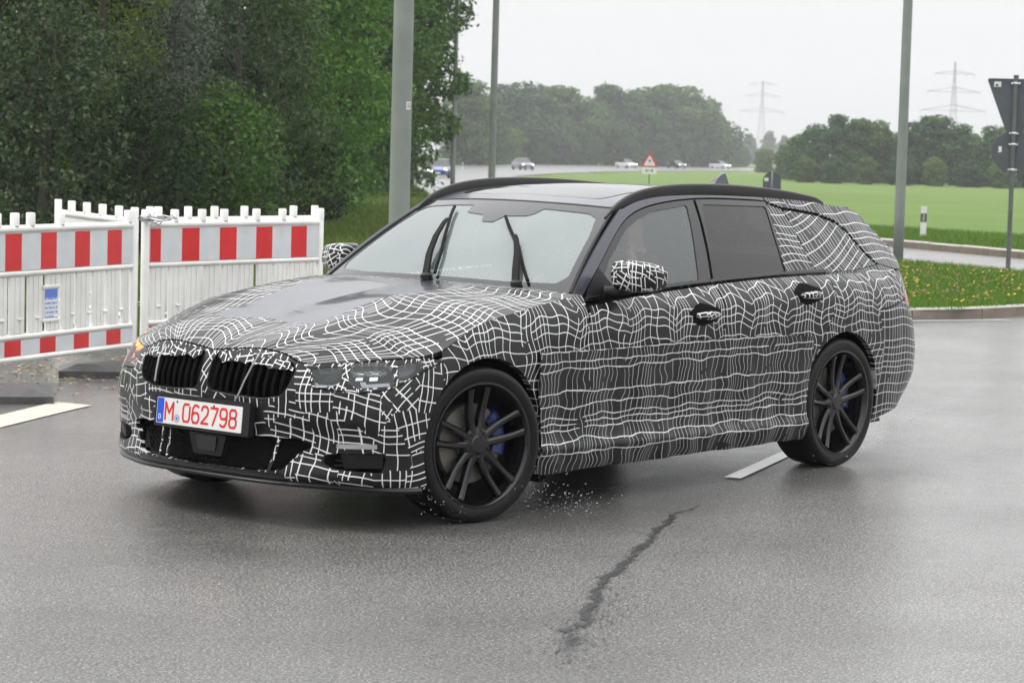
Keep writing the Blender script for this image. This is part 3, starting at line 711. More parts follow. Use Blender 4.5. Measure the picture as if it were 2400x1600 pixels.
# print on the film: map metres, wavy as the film is stretched over the body
def wrap_side(t, z):
    h = np.clip((z-.60)/.28, 0, 1)
    hump = np.abs(np.sin(pi*t/.34+.6*np.sin(t*1.7)))**.7
    low = np.exp(-((z-.44)/.20)**2)
    zz = z-h*.058*(hump-.5)-(1-h)*.012*np.sin(2*pi*t/.43+3*z)*low-.006*np.sin(2*pi*t/.15+9*z)*(.12+h)
    ss = t+.020*np.sin(2*pi*z/.235+1.1*np.sin(2*pi*t/.47))*(1-.5*h)+.020*h*np.sin(2*pi*t/.34+5*z)+.003*np.sin(23*t+31*z)
    return np.stack([ss, zz+.012*np.sin(1.9*t)], 1)
def wrap_plain(s, z): return np.stack([s+.010*np.sin(11*z+2.3*s)+.004*np.sin(29*s), z+.010*np.sin(7.3*s+1.2)+.005*np.sin(19*s+8*z)], 1)
def panel(name, S, outline, mat, holes=(), h=.016, depth=.014, uvf=None, mirror=False, scale=(1, 1), lift=0, parent=None, flip=False, cons=(), cmat=None, **p):
    o2 = np.array(outline, float)*scale; hs = [np.array(q, float)*scale for q in holes]; cs = [np.array(q, float)*scale for q in cons]
    P, T = tri2d(o2, hs, h, cs); Q = P/np.array(scale)
    V = S(Q[:, 0], Q[:, 1])
    n = vnormals(V, T)
    cen = np.array([-1.6, 0, .55])
    if ((V-cen)*n).sum() < 0 or flip: T = T[:, ::-1]; n = -n
    V = V+n*lift
    mi = np.zeros(len(T), int); NN = n
    if cs: mi[np.any([inpoly(P[T].mean(1), q) for q in cs], 0)] = 1
    UV = uvf(Q[:, 0], Q[:, 1]) if uvf else None
    if depth:
        E = np.sort(np.concatenate([T[:, [0, 1]], T[:, [1, 2]], T[:, [2, 0]]]), 1); D = np.concatenate([T[:, [0, 1]], T[:, [1, 2]], T[:, [2, 0]]])
        key = E[:, 0]*len(V)+E[:, 1]; u, ix, ct = np.unique(key, return_index=True, return_counts=True); B = D[ix[ct == 1]]
        ids = np.unique(B); mp = {int(i): k for k, i in enumerate(ids)}; k0 = len(V)
        V = np.concatenate([V, V[ids], V[ids]-n[ids]*depth])
        if UV is not None: UV = np.concatenate([UV, UV[ids], UV[ids]])
        nb = len(ids); F = [tuple(t) for t in T]+[(k0+mp[b], k0+mp[a], k0+nb+mp[a], k0+nb+mp[b]) for a, b in B.tolist()]
        mi = np.concatenate([mi, np.zeros(len(B), int)])
        FT_ = np.array([(f[0], f[1], f[2]) for f in F[len(T):]]+[(f[0], f[2], f[3]) for f in F[len(T):]]); fn_ = vnormals(V, FT_); NN = np.concatenate([n, fn_[k0:]])
    else: F = T
    ms = [M[mat]]+([M[cmat]] if cmat else [])
    par = car if parent is None else parent
    me = build_mesh(name, V-CO, F, ms, mi, True, {'wrap': UV} if UV is not None else None)
    me.normals_split_custom_set_from_vertices(NN.tolist())
    o = obj(name, me, par, **p)
    if mirror:
        Vm = (V-CO)*[1, -1, 1]; Fm = F[:, ::-1] if isinstance(F, np.ndarray) else [f[::-1] for f in F]
        m2 = build_mesh(name, Vm, Fm, ms, mi, True, {'wrap': UV+[3.7, .31]} if UV is not None else None)
        m2.normals_split_custom_set_from_vertices((NN*[1, -1, 1]).tolist())
        return o, obj(name, m2, par, **p)
    return o
def part(mb, name, mat, parent=None, auto=40, **p):
    return mb.build(name, [M[x] for x in mat] if isinstance(mat, (list, tuple)) else M[mat], car if parent is None else parent, off=CO, auto=auto, **p)
def mirror_mesh(o, **p):
    me = o.data.copy(); co_ = np.zeros(len(me.vertices)*3, np.float32); me.vertices.foreach_get('co', co_); co_ = co_.reshape(-1, 3); co_[:, 1] *= -1
    me.vertices.foreach_set('co', co_.ravel()); me.flip_normals(); me.update()
    q = obj(o.name.split('.')[0], me, o.parent)
    for ch in o.children: c2 = mirror_mesh(ch); c2.parent = q
    return q
tA = tx
def arc(xc, r, a0, a1, n=40, zc=.332): return [(float(tx(xc+r*cos(a))), zc+r*sin(a)) for a in np.linspace(a0, a1, n)]
RF, RR = .372, .368
ZB = .172
# --- nose: bumper skin from arch to arch, one piece
HL = [(.477,.675),(.522,.662),(.541,.615),(.556,.589),(.634,.585),(.720,.583),(.765,.577),(.832,.584),(.88,.592),(.925,.607),(.97,.628),(1.044,.655),(1.118,.683),(1.178,.702)]
HL_top = [(1.178,.706),(1.086,.717),(.98,.7125),(.852,.7055),(.74,.698),(.62,.689),(.55,.683),(.49,.680)]
hl_out = HL+HL_top
kid = rounded([(.036,.702),(.021,.665),(.022,.566),(.045,.541),(.18,.531),(.33,.528),(.425,.545),(.458,.592),(.468,.650),(.445,.684),(.32,.707),(.15,.716)], .014)
kidm = [(-a, b) for a, b in kid]
low = rounded([(-.50,.372),(.50,.372),(.565,.346),(.488,.308),(.438,.238),(.25,.226),(-.25,.226),(-.438,.238),(-.488,.308),(-.565,.346)], .03)
vent = rounded([(.600,.312),(.655,.322),(.881,.330),(.893,.300),(.880,.244),(.66,.254),(.592,.276)], .018)
fog = rounded([(.657,.361),(.84,.366),(.842,.346),(.655,.341)], .006)
a_lo, a_seam = math.asin((.60-.332)/RF), 0
front_arc = arc(0, RF, -math.asin((.332-ZB)/RF), math.radians(40), 26)
tip = (1.178, .700)
edge_top = [(float(t), float(ztop([t])[0])-.0045) for t in np.linspace(.474, 0, 26)]
half = [(0, ZB+.012), (.3, ZB+.010), (.6, ZB+.002), (.9, ZB-.006)]+front_arc+[(float(tx(.250)), .640)]+[(a, b-.005) for a, b in HL[::-1]][:-1]+edge_top
outline = half+[(-a, b) for a, b in half[::-1]][1:-1]
panel('front_bumper', SAs, outline, 'camo_patch', [kid, kidm, low, vent, [(-a, b) for a, b in vent], fog, [(-a, b) for a, b in fog]], h=.015, depth=.02, uvf=wrap_plain)
# --- headlamps: film covered housing with three clear openings, lamps behind lens panes
lensA = rounded([(.522,.664),(.655,.681),(.672,.621),(.645,.598),(.560,.593)], .012)
lensB = rounded([(.688,.693),(.838,.702),(.880,.678),(.903,.628),(.895,.601),(.762,.594),(.706,.608)], .014)
lensC = rounded([(.900,.691),(1.00,.702),(1.078,.702),(1.070,.682),(1.028,.658),(.966,.632),(.914,.628)], .014)
def inner(P, k):
    P = np.array(P); c = P.mean(0); return c+(P-c)*k
for sgn in (1, -1):
    S_ = (lambda t, z, s=sgn: SA(t, z)*[1, s, 1])
    hl = panel('headlamp', S_, hl_out, 'camo_small' if sgn > 0 else 'lens', [lensA, lensB, lensC] if sgn > 0 else [], h=.013, depth=.03, uvf=wrap_plain, lift=-.001, flip=False)
    if sgn > 0:
        for ln in (lensA, lensB, lensC): panel('lens', S_, ln, 'lens', h=.014, depth=0, parent=hl, lift=-.004)
    panel('lamp_bucket', S_, inner(hl_out, .97), 'black', h=.03, depth=0, parent=hl, lift=-.075)
    # lit strip over and the L-shaped running light guides
    for g in ([(.552,.613),(.563,.613),(.571,.605),(.628,.606),(.655,.615),(.664,.609),(.640,.598),(.560,.594)], [(.752,.624),(.778,.626),(.787,.616),(.886,.622),(.890,.609),(.770,.600)]):
        panel('light_guide', S_, inner(g, .98), 'guide', h=.012, depth=.012, parent=hl, lift=-.018)
    def S_up(t, z, S0=S_):      # reflector faces leaning back, so that they look up at the sky
        q = S0(t, z); n0 = q*[1, 1, 0]-np.array([-.2, 0, 0]); n0 /= np.linalg.norm(n0, axis=1)[:, None]; return q-n0*(np.clip(np.asarray(z)-.600, 0, 1)*.75)[:, None]
    panel('reflector', S_up, inner([(.700,.690),(.832,.699),(.872,.674),(.866,.640),(.72,.636),(.70,.65)], .98), 'sparkle', h=.012, depth=.01, parent=hl, lift=.0)
    panel('reflector', S_up, inner([(.540,.656),(.645,.672),(.652,.655),(.560,.642)], .95), 'silver', h=.012, depth=.01, parent=hl, lift=.0)
    panel('reflector', S_up, inner([(.912,.688),(1.06,.698),(1.03,.665),(.97,.640),(.922,.636)], .96), 'silver', h=.012, depth=.01, parent=hl, lift=.0)
    for k, t in enumerate((.745, .815)):      # lamp modules side by side
        panel('lamp_module', S_, rounded([(t-.018, .662), (t+.018, .664), (t+.018, .636), (t-.018, .634)], .004), 'chrome', h=.01, depth=.02, parent=hl, lift=-.030)
    panel('lamp_module', S_, rounded([(.585, .652), (.635, .660), (.635, .628), (.585, .622)], .006), 'black', h=.012, depth=.02, parent=hl, lift=-.028)
    if sgn < 0:     # right lamp: amber indicator lit, rest washed by it
        panel('indicator', S_, [(1.00,.690),(1.07,.711),(1.14,.706),(1.12,.692),(1.05,.672)], 'indicator', h=.012, depth=.008, parent=hl, lift=-.006, label='lit amber indicator')
        panel('indicator', S_, [(.82,.688),(.955,.704),(.965,.680),(.84,.664)], 'indicator', h=.012, depth=.008, parent=hl, lift=-.006, label='lit amber indicator')
# --- kidney grille
gr = MB()
def kidring(sg, k0, k1, l0, l1):
    A = SA(*(inner(kid, k0).T)); B = SA(*(inner(kid, k1).T)); A[:, 1] *= sg; B[:, 1] *= sg; A[:, 0] += l0; B[:, 0] += l1
    n = len(A); gr.add(np.concatenate([A, B]), [(i, (i+1) % n, n+(i+1) % n, n+i) for i in range(n)])
for sg in (1, -1):
    for k0, k1, l0, l1 in ((1.01, 1.0, -.004, .002), (1.0, .975, .002, .0), (.975, .965, .0, -.03), (.965, .94, -.03, -.05)): kidring(sg, k0, k1, l0, l1)
grille = part(gr, 'kidney_grille', 'black')
for sg in (1, -1): panel('grille_back', lambda t, z, s=sg: SA(t, z)*[1, s, 1]-np.array([.062, 0, 0]), kid, 'dark', h=.03, depth=0, parent=grille)
def kid_z(t):
    k = inner(kid, .96); zs = []
    for i in range(len(k)):
        a, b = k[i], k[(i+1) % len(k)]
        if (a[0]-t)*(b[0]-t) <= 0 and a[0] != b[0]: zs.append(a[1]+(b[1]-a[1])*(t-a[0])/(b[0]-a[0]))
    return min(zs), max(zs)
for sg in (1, -1):
    for t in np.arange(.050, .46, .0395):
        z0, z1 = kid_z(t); mb = MB(); zz = np.linspace(z0, z1, 7); c = SA(np.full(7, t), zz); hw = .0085
        V = []
        for i in range(7):
            x, y = c[i, 0], c[i, 1]*sg
            V += [(x-.055, y-hw, zz[i]), (x-.016, y-hw, zz[i]), (x-.009, y, zz[i]), (x-.016, y+hw, zz[i]), (x-.055, y+hw, zz[i])]
        F = [(i*5+j, i*5+j+1, (i+1)*5+j+1, (i+1)*5+j) for i in range(6) for j in range(4)]
        mb.add(V, F); part(mb, 'grille_bar', 'matt', grille)
# film strips hanging over the top of the kidneys
for sg in (1, -1):
    top = [(t, kid_z(t)[1]) for t in np.linspace(.05, .452, 16)]
    lowr = [(t, kid_z(t)[1]-(.030+.016*rng.random())*min(1, (t-.03)/.06, (.47-t)/.07)) for t in np.linspace(.452, .05, 22)]
    panel('film_strip', lambda t, z, s=sg: SA(t, z)*[1, s, 1]+np.array([.004, 0, 0]), [(a, b+.003) for a, b in top]+lowr, 'camo_small', h=.012, depth=.002, uvf=wrap_plain)
# --- lower grille, vents, fog strips, splitter
mb = MB(); P, T = tri2d(low, (), .03); V = SAs(P[:, 0], P[:, 1]); V[:, 0] -= .055; mb.add(V, T.tolist()); lg = part(mb, 'lower_grille', 'dark')
for k, z in enumerate(np.arange(.238, .37, .0165)):    # honeycomb rows
    seg = [t for t in np.linspace(-.55, .55, 111) if inpoly(np.array([[t, z]]), low)[0]]
    if len(seg) < 4: continue
    t = np.array(seg); zz = z+.0045*np.where((np.arange(len(t))//2+k) % 2, 1, -1); c = SAs(t, zz); c[:, 0] -= .045
    mb = MB(); mb.tube(c, .0018, 5); part(mb, 'mesh_wire', 'matt', lg, auto=None)
mb = MB(); mb.prism(rounded([(-.115, .352), (.115, .352), (.085, .262), (-.085, .262)], .012), .720, .762, plane='yz'); part(mb, 'radar_cover', 'black', lg)
mb = MB(); mb.prism(rounded([(-.062, .345), (.062, .345), (.052, .282), (-.052, .282)], .008), .762, .768, plane='yz'); part(mb, 'sensor_window', 'gloss', lg)
for sg in (1, -1):
    S_ = (lambda t, z, s=sg: SA(t, z)*[1, s, 1])
    av = panel('air_vent', S_, vent, 'dark', h=.02, depth=0, lift=-.07)
    panel('vent_wall', S_, inner(vent, 1.0), 'black', [inner(vent, .93)], h=.02, depth=.06, lift=-.004, parent=av)
    for z in (.268, .288, .308):
        t = np.linspace(.63, .872, 12); c = S_(t, np.full(12, z)); c[:, 0] -= .035; mb = MB(); mb.tube(c, .004, 6); part(mb, 'vent_blade', 'black', av, auto=None)
    panel('fog_trim', S_, fog, 'silver', h=.012, depth=.012, lift=-.004)
for q in ([(.400, .373), (.414, .373), (.378, .224), (.364, .224)], [(-.225, .373), (-.212, .373), (-.217, .224), (-.230, .224)], [(-.275, .373), (-.264, .373), (-.268, .224), (-.279, .224)]):
    panel('film_strip', SAs, q, 'camo_small', h=.012, depth=.002, uvf=wrap_plain, lift=.003)
panel('lower_lip', SAs, rounded([(-.47, .182), (.47, .182), (.435, .226), (-.435, .226)], .012), 'gloss', h=.03, depth=.006, lift=.004)
spl = [(t, ZB+.010-.016*(abs(t)/.95)**2) for t in np.linspace(-1.055, 1.055, 50)]
mb = MB(); c = SAs(np.array([a for a, b in spl]), np.array([b+.008 for a, b in spl])); nrm = np.array([c[:, 0]-.1, c[:, 1]*.9, c[:, 0]*0]).T; nrm /= np.linalg.norm(nrm, axis=1)[:, None]
V = []
for i in range(50): V += [c[i]+nrm[i]*.010+[0, 0, .010], c[i]+nrm[i]*.022-[0, 0, .002], c[i]+nrm[i]*.015-[0, 0, .014], c[i]-nrm[i]*.06-[0, 0, .016], c[i]-nrm[i]*.06+[0, 0, .012]]
mb.add(V, [(i*5+j, i*5+(j+1) % 5, (i+1)*5+(j+1) % 5, (i+1)*5+j) for i in range(49) for j in range(5)]+[(4, 3, 2, 1, 0), (245, 246, 247, 248, 249)]); part(mb, 'front_splitter', 'satin')
# --- wings
wing = [(1.180, .707)]+[(float(t), float(ztop([t])[0])-.0045*max(0, 1-(t-1.187)/.12)) for t in np.linspace(1.187, tx(-.735), 40)]+[(float(tx(-.69)), .80), (float(tx(-.64)), .62), (float(tx(-.63)), .40), (float(tx(-.63)), ZB+.01), (float(tx(-.36)), ZB+.01)]+arc(0, RF, pi+math.asin((.332-ZB-.01)/RF), math.radians(41.5), 50)+[(float(tx(.246)), .643)]
panel('wing', SA, wing, 'camo', h=.015, depth=.03, uvf=wrap_side, mirror=True)
# --- doors, quarter panel, sill, rear bumper
def wrap_flap(t, z):
    zz = z.copy(); ss = t.copy()
    for ti, zi, a in ((2.02, .50, .9), (2.46, .33, .6), (2.82, .52, .7), (3.30, .50, 1.), (3.62, .36, .7), (2.14, .26, .6), (3.86, .56, .5)):
        g = np.exp(-((t-ti)/.085)**2-((z-zi)/.085)**2)*a; zz -= g*(z-zi)*.5; ss += g*(t-ti)*.4
    for k, (zi, a) in enumerate(((.60, .009), (.42, .011), (.30, .010), (.215, .008))): zz += a*np.exp(-((z-zi)/.05)**2)*np.sin(2*pi*t/(.29+.05*k)+k)*(.4+.6*np.sin(2*pi*t/1.1+k)**2)
    ss += .010*np.sin(2*pi*z/.19+2.2*np.sin(2*pi*t/.6))+.004*np.sin(2*pi*z/.08+9*t)
    zz += .0016*np.sign(np.sin(47*t+60*z))
    return np.stack([ss*1.0, zz+.5], 1)
zb_ = lambda x: float(zbelt([x])[0])-.006
fd = [(float(tx(-.742)), zb_(-.742)), (float(tx(-.696)), .80), (float(tx(-.646)), .62), (float(tx(-.636)), .40), (float(tx(-.636)), .272)]+[(float(tx(-1.73)), .272), (float(tx(-1.735)), .60)]+[(float(tx(x)), zb_(x)) for x in np.linspace(-1.775, -.78, 18)]
rd = [(float(tx(-1.738)), .272), (float(tx(-2.44)), .272), (float(tx(-2.475)), .36), (float(tx(-2.53)), .52), (float(tx(-2.66)), .70), (float(tx(-2.75)), .85)]+[(float(tx(x)), zb_(x)) for x in np.linspace(-2.775, -1.785, 18)]+[(float(tx(-1.743)), .60)]
panel('front_door', SA, fd, 'camo', h=.015, depth=.02, uvf=wrap_side, mirror=True)
panel('rear_door', SA, rd, 'camo', h=.015, depth=.02, uvf=wrap_side, mirror=True)
tR0, tR1 = TK[18], TK[19]
rear_arc = arc(-2.851, RR, radians(150), radians(0), 40)
qp = [(float(tx(-2.445)), .266), (float(tx(-2.481)), .36), (float(tx(-2.536)), .52), (float(tx(-2.664)), .70), (float(tx(-2.755)), .85), (float(tx(-2.782)), zb_(-2.78))]
qp += [(float(tx(x)), .991) for x in np.linspace(-2.84, -3.5, 12)]+[(5.12, .991), (5.12, .893), (4.985, .893), (4.968, .853), (4.80, .822), (4.62, .80), (float(tx(-3.26)), .60), (float(tx(-3.222)), .345)]
qp += arc(-2.851, RR, radians(178), radians(12), 44)+[(float(tx(-2.478)), .27)]
panel('quarter_panel', SA, qp, 'camo_tail', h=.015, depth=.03, uvf=lambda t, z: wrap_side(t*1.0+.1, z), mirror=True)
rb = [(float(tx(-3.216)), .34), (float(tx(-3.252)), .60), (4.626, .795), (4.80, .816), (4.962, .845), (4.980, .806), (5.33, .797), (TEND, .79), (TEND, .31), (5.5, .31), (5.2, .30), (4.93, .265), (4.70, .228), (float(tx(-3.3)), .20)]+arc(-2.851, RR, radians(201), radians(180), 8)
panel('rear_bumper', SA, rb, 'camo_tail', h=.02, depth=.03, uvf=wrap_plain, mirror=True)
panel('tail_lamp', SA, [(4.992, .888), (4.974, .850), (4.988, .811), (5.34, .802), (5.62, .81), (5.62, .90), (5.34, .905), (5.13, .889)], 'redlens', h=.02, depth=.03, mirror=True)
panel('tailgate_side', SA, [(5.125, .991), (5.125, .894), (5.34, .909), (5.624, .905), (5.624, .806), (5.34, .804), (TEND, .794), (TEND, .991)], 'camo_tail', h=.022, depth=.02, uvf=wrap_plain, mirror=True)
sill = [(float(tx(-.366)), ZB), (float(tx(-1.4)), ZB-.004), (float(tx(-2.46)), ZB), (float(tx(-2.445)), .266), (float(tx(-.36)), .266)]
panel('sill', SA, sill, 'camo', h=.02, depth=.05, uvf=wrap_side, mirror=True)
# --- loose film flap hanging over the lower doors
def S_flap(t, z):
    q = SA(t, z); k = np.clip((.70-z)/.5, 0, 1)
    w_ = .010+.016*np.exp(-((z-.30)/.05)**2)*(.6+.4*np.sin(3.1*t))+.007*np.sin(2*pi*t/.41)*np.exp(-((z-.44)/.16)**2)+.004*np.sin(2*pi*t/.17+4*z)*k+.004
    w_ += .016*np.exp(-((z-(.275-.012*(t-1.8)))/.028)**2)*(t > 0)+.010*np.clip((.24-z)/.06, 0, 1)*np.sin(2*pi*t/.52)**2
    q[:, 1] += w_; return q
ft = [(1.772, .712), (1.94, .708), (2.15, .705), (2.54, .706), (2.75, .712), (3.05, .717), (3.19, .716), (3.30, .708), (3.47, .712), (3.70, .704), (3.962, .690)]
fbm = [(3.965, .45), (3.942, .166), (3.70, .171), (3.40, .166), (3.05, .172), (2.6, .166), (2.2, .172), (1.99, .166), (1.826, .166)]
flap_arc = [p for p in arc(0, RF+.004, pi+math.asin((.332-.17)/RF), pi-math.asin((.66-.332)/RF)+.35, 26) if .17 < p[1] < .70 and p[0] > 1.76][:]
panel('camouflage_flap', S_flap, ft+fbm+[p for p in flap_arc if p[0] > 1.70], 'camo_flap', h=.014, depth=.003, uvf=wrap_flap, mirror=True)
# --- bonnet: film round a bare painted middle
bare_r = [(.246,.0),(.212,.20),(.207,.255),(.225,.40),(.300,.375),(.44,.345),(.62,.385),(.74,.50),(.86,.40),(.93,.30),(.992,.15),(.992,.0)]
bare = bare_r+[(a, -b) for a, b in bare_r[::-1]][1:-1]
bare = [(a, b) for a, b in bare]
def wrap_bonnet(a, b):
    y = b*.83; s = a*1.35
    u = y+.030*np.sin(2*pi*s/.42+1.5*np.sin(4*y))*(.4+a)+.012*np.sin(9*s+14*y); v = s*1.02+.055*np.sin(2*pi*y/.45+.8)*np.cos(1.4*s)+.035*np.abs(np.sin(2*pi*np.abs(y)/.62))+.010*np.sin(25*y+6*s)
    return np.stack([u, v], 1)
bon = [(a, b) for a, b in ([(.0035, q) for q in np.linspace(-.993, .993, 60)]+[(q, .9985) for q in np.linspace(.01, .985, 50)]+[(.995, q) for q in np.linspace(.985, -.985, 50)]+[(q, -.9985) for q in np.linspace(.985, .01, 50)])]
panel('bonnet', SHs, bon, 'camo', h=.017, depth=.02, uvf=wrap_bonnet, scale=(1.38, .84), cons=[bare], cmat='paint')
# --- windscreen
wring = [(-.028, q) for q in np.linspace(-.995, .995, 40)]+[(q, .995) for q in np.linspace(.02, .985, 20)]+[(.992, q) for q in np.linspace(.99, -.99, 40)]+[(q, -.995) for q in np.linspace(.985, .02, 20)]
gl = [(.032, .0), (.032, .60), (.055, .90), (.14, .955), (.60, .955), (.84, .925), (.895, .85), (.905, .46)]
gl = gl+[(.82, .42), (.785, .37), (.764, .19), (.675, .14), (.672, .03), (.762, -.02), (.79, -.21), (.80, -.235), (.902, -.245)]+[(.905, -.46), (.895, -.85), (.84, -.925), (.60, -.955), (.14, -.955), (.055, -.90), (.032, -.60)]
gl = rounded(gl, .02, 3)
ws = panel('windscreen', SWs, wring, 'frit', [gl], h=.02, depth=.006, scale=(.78, .76))
panel('glass', SWs, [(-.01, 0), (-.01, .97), (.97, .97), (.97, -.97), (-.01, -.97)], 'wsglass', h=.022, depth=0, scale=(.78, .76), parent=ws, lift=-.003)
for q in (-1, 1):   # slim seals along the pillars
    mb = MB(); a = np.linspace(-.03, .99, 30); c = SWs(a, np.full(30, q*1.002)); c[:, 1] += q*.006; mb.tube(c, .008, 8)
    part(mb, 'windscreen_seal', 'black', ws, auto=None)
mb = MB(); c = SWs(np.full(40, .998), np.linspace(-1, 1, 40)); mb.tube(c-[0.004, 0, .002], .007, 8); part(mb, 'header_seal', 'black', ws, auto=None)
mb = MB(); b = np.linspace(-1, 1, 40); c = SWs(np.full(40, -.03), b); e = SHs(np.full(40, .992), b*.97)
V = np.concatenate([c-[0, 0, .012], e-[0, 0, .018]]); mb.add(V, [(i, i+1, 41+i, 40+i) for i in range(39)]); part(mb, 'cowl', 'black')
# --- greenhouse sides
sg_in = lambda x, z: SG(x, z)
wF = rounded([(-.905, .938), (-1.07, 1.091), (-1.266, 1.225), (-1.40, 1.278), (-1.55, 1.313), (-1.834, 1.341), (-1.803, 1.243), (-1.697, .984), (-1.30, .958)], .02)
wR = rounded([(-1.969, 1.345), (-2.541, 1.334), (-2.495, 1.194), (-2.447, 1.006), (-1.815, .987)], .022)
sealA0 = [(-.775, .914), (-.83, .955), (-1.054, 1.117), (-1.288, 1.266), (-1.504, 1.330), (-1.718, 1.356), (-1.935, 1.368), (-2.30, 1.366), (-2.560, 1.358)]
_sx = np.concatenate([np.linspace(-.775, -1.3, 12), np.linspace(-1.34, -2.56, 26)]); sealA = list(zip(_sx.tolist(), nspl([-a for a, b in sealA0], [b for a, b in sealA0], -_sx).tolist()))
trim = sealA+[(-2.552, 1.30), (-2.497, 1.15), (-2.442, 1.000), (-2.10, float(zbelt([-2.10])[0])+.004)]+[(x, float(zbelt([x])[0])+.004) for x in np.linspace(-2.0, -.80, 14)]
panel('window_frame', SG, trim, 'gloss', [wF, wR], h=.02, depth=.012, mirror=True, lift=-.004)
for wn, mt in ((wF, 'sideglass'), (wR, 'tintglass')): panel('side_window', SG, inner(wn, 1.05), mt, h=.03, depth=0, mirror=True, lift=-.008)
# B-pillar shut line and belt strip
mb = MB()
z = np.linspace(.985, 1.362, 16); x = np.interp(z, [.979, 1.114, 1.271, 1.362], [-1.803, -1.852, -1.899, -1.917]); c = SG(x, z); c[:, 1] -= .002; mb.tube(c, .005, 6)
o = part(mb, 'pillar_gap', 'dark', auto=None); mirror_mesh(o)
mb = MB(); x = np.linspace(-.79, -2.80, 40); z = zbelt(x); c = SG(x, z+.006); V = []
for i in range(40): V += [c[i]+[0, -.004, .016], c[i]+[0, .009, .014], c[i]+[0, .014, .002], c[i]+[0, .010, -.010], c[i]+[0, -.01, -.010]]
mb.add(V, [(i*5+j, i*5+(j+1) % 5, (i+1)*5+(j+1) % 5, (i+1)*5+j) for i in range(39) for j in range(5)]+[(4, 3, 2, 1, 0), (195, 196, 197, 198, 199)]); o = part(mb, 'belt_strip', 'gloss'); mirror_mesh(o)
# painted A-pillar and roof frame
wl = [(float(p[0]), float(p[2])) for p in SW(np.linspace(-.02, .995, 16), np.full(16, 1.0))]
gut = [(x, float(zguttr([x])[0])-.004) for x in np.linspace(-1.30, -2.54, 20)]
rf = [(-.757, .905)]+[(x+.004, z) for x, z in wl]+gut+[(-2.553, 1.362)]+[(x, z+.006) for x, z in sealA[::-1]][1:]
panel('roof_frame', SG, rf, 'paint', h=.018, depth=.02, mirror=True)
# rear film covered frame, quarter panel glass area
DLO = [(-2.560, 1.350), (-2.681, 1.325), (-2.847, 1.313), (-3.01, 1.295), (-3.16, 1.258), (-3.229, 1.215), (-3.262, 1.172), (-3.31, 1.105), (-3.36, 1.06)]
DR = [(-3.475, 1.306), (-3.545, 1.24), (-3.635, 1.15), (-3.745, 1.06), (-3.812, 1.0)]
up = [(x, float(zguttr([x])[0])-.004) for x in np.linspace(-2.546, -3.462, 16)]+DR+[(-3.60, 1.0), (-3.40, 1.035)]+[(x, z+.004) for x, z in DLO[::-1]][:-1]+[(-2.562, 1.362)]
camoG = lambda x, z: wrap_plain(-x*1.05+z*.35, z)
panel('rear_roof_frame', SG, up, 'camo_tail', h=.016, depth=.02, uvf=camoG, mirror=True)
gapC = [(-2.690, 1.319), (-2.706, 1.259), (-2.712, 1.137), (-2.722, 1.06), (-2.745, 1.001)]
du = [(-2.556, 1.346)]+[(-2.675, 1.320)]+[(x+.008, z) for x, z in gapC][1:]+[(-2.449, 1.001), (-2.499, 1.15), (-2.553, 1.30)]
panel('rear_door_top', SG, du, 'camo_tail', h=.016, depth=.012, uvf=camoG, mirror=True, lift=-.003)
qw = [(-2.70, 1.318)]+[(x, z-.010) for x, z in DLO[2:]]+[(-3.39, 1.030), (-3.10, 1.008), (-2.752, 1.002)]+[(x-.004, z) for x, z in gapC[::-1]][1:-1]
panel('rear_quarter_window', SG, qw, 'camo_tail', h=.016, depth=.012, uvf=lambda x, z: np.stack([-x*.95+z*.55+.012*np.sin(30*z), z+x*.28+.02*np.sin(6*x)], 1), mirror=True, lift=-.006)
ql = [(-3.398, 1.028), (-3.598, .996), (-3.60, .994), (-2.80, .994), (-2.80, .998), (-3.10, 1.002)]
mb = MB(); P, T = tri2d([(-2.5, .99), (-2.5, 1.34), (-3.42, 1.29), (-3.76, 1.0)], (), .08); V = SG(P[:, 0], P[:, 1]); V[:, 1] -= .024; mb.add(V, T.tolist()); o = part(mb, 'pillar_lining', 'dark'); mirror_mesh(o)
panel('rear_quarter_trim', SG, [(-2.80, .9925), (-3.60, .9925), (-3.596, .998), (-3.41, 1.031), (-3.386, 1.025), (-3.10, 1.0035), (-2.80, .9975)], 'camo_tail', h=.014, depth=.012, uvf=camoG, mirror=True, lift=-.002)
# --- roof with glass panels, antenna, rails
def S_roof(x, y): return SR(x, y)
hx = lambda y: -1.175-.115*(abs(y)/.572)**2
yr = lambda x: float(ytop([x])[0])-.03
ro = [(hx(y)-.012, y) for y in np.linspace(-.55, .55, 30)]+[(x, yr(x)) for x in np.linspace(-1.36, -3.515, 30)]+[(-3.53, y) for y in np.linspace(.44, -.44, 12)]+[(x, -yr(x)) for x in np.linspace(-3.515, -1.36, 30)]
sr1 = rounded([(-1.335, .0), (-1.318, -.20), (-1.36, -.43), (-1.43, -.455), (-2.03, -.455), (-2.045, 0), (-2.03, .455), (-1.43, .455), (-1.36, .43), (-1.318, .20)], .03)
sr2 = rounded([(-2.058, 0), (-2.045, -.455), (-2.66, -.45), (-2.72, -.40), (-2.735, 0), (-2.72, .40), (-2.66, .45), (-2.045, .455)], .03)
panel('roof', S_roof, ro, 'paint', [sr1, sr2], h=.03, depth=.015)
panel('sunroof_glass', S_roof, inner(sr1, .968), 'frit', h=.04, depth=.006, lift=-.001)
panel('sunroof_glass', S_roof, inner(sr2, .968), 'frit', h=.04, depth=.006, lift=-.001)
mb = MB(); P, T = tri2d([(-1.25, -.5), (-1.25, .5), (-2.9, .5), (-2.9, -.5)], (), .1); V = SR(P[:, 0], P[:, 1]); V[:, 2] -= .03; mb.add(V, T.tolist()); part(mb, 'headliner', 'dark')
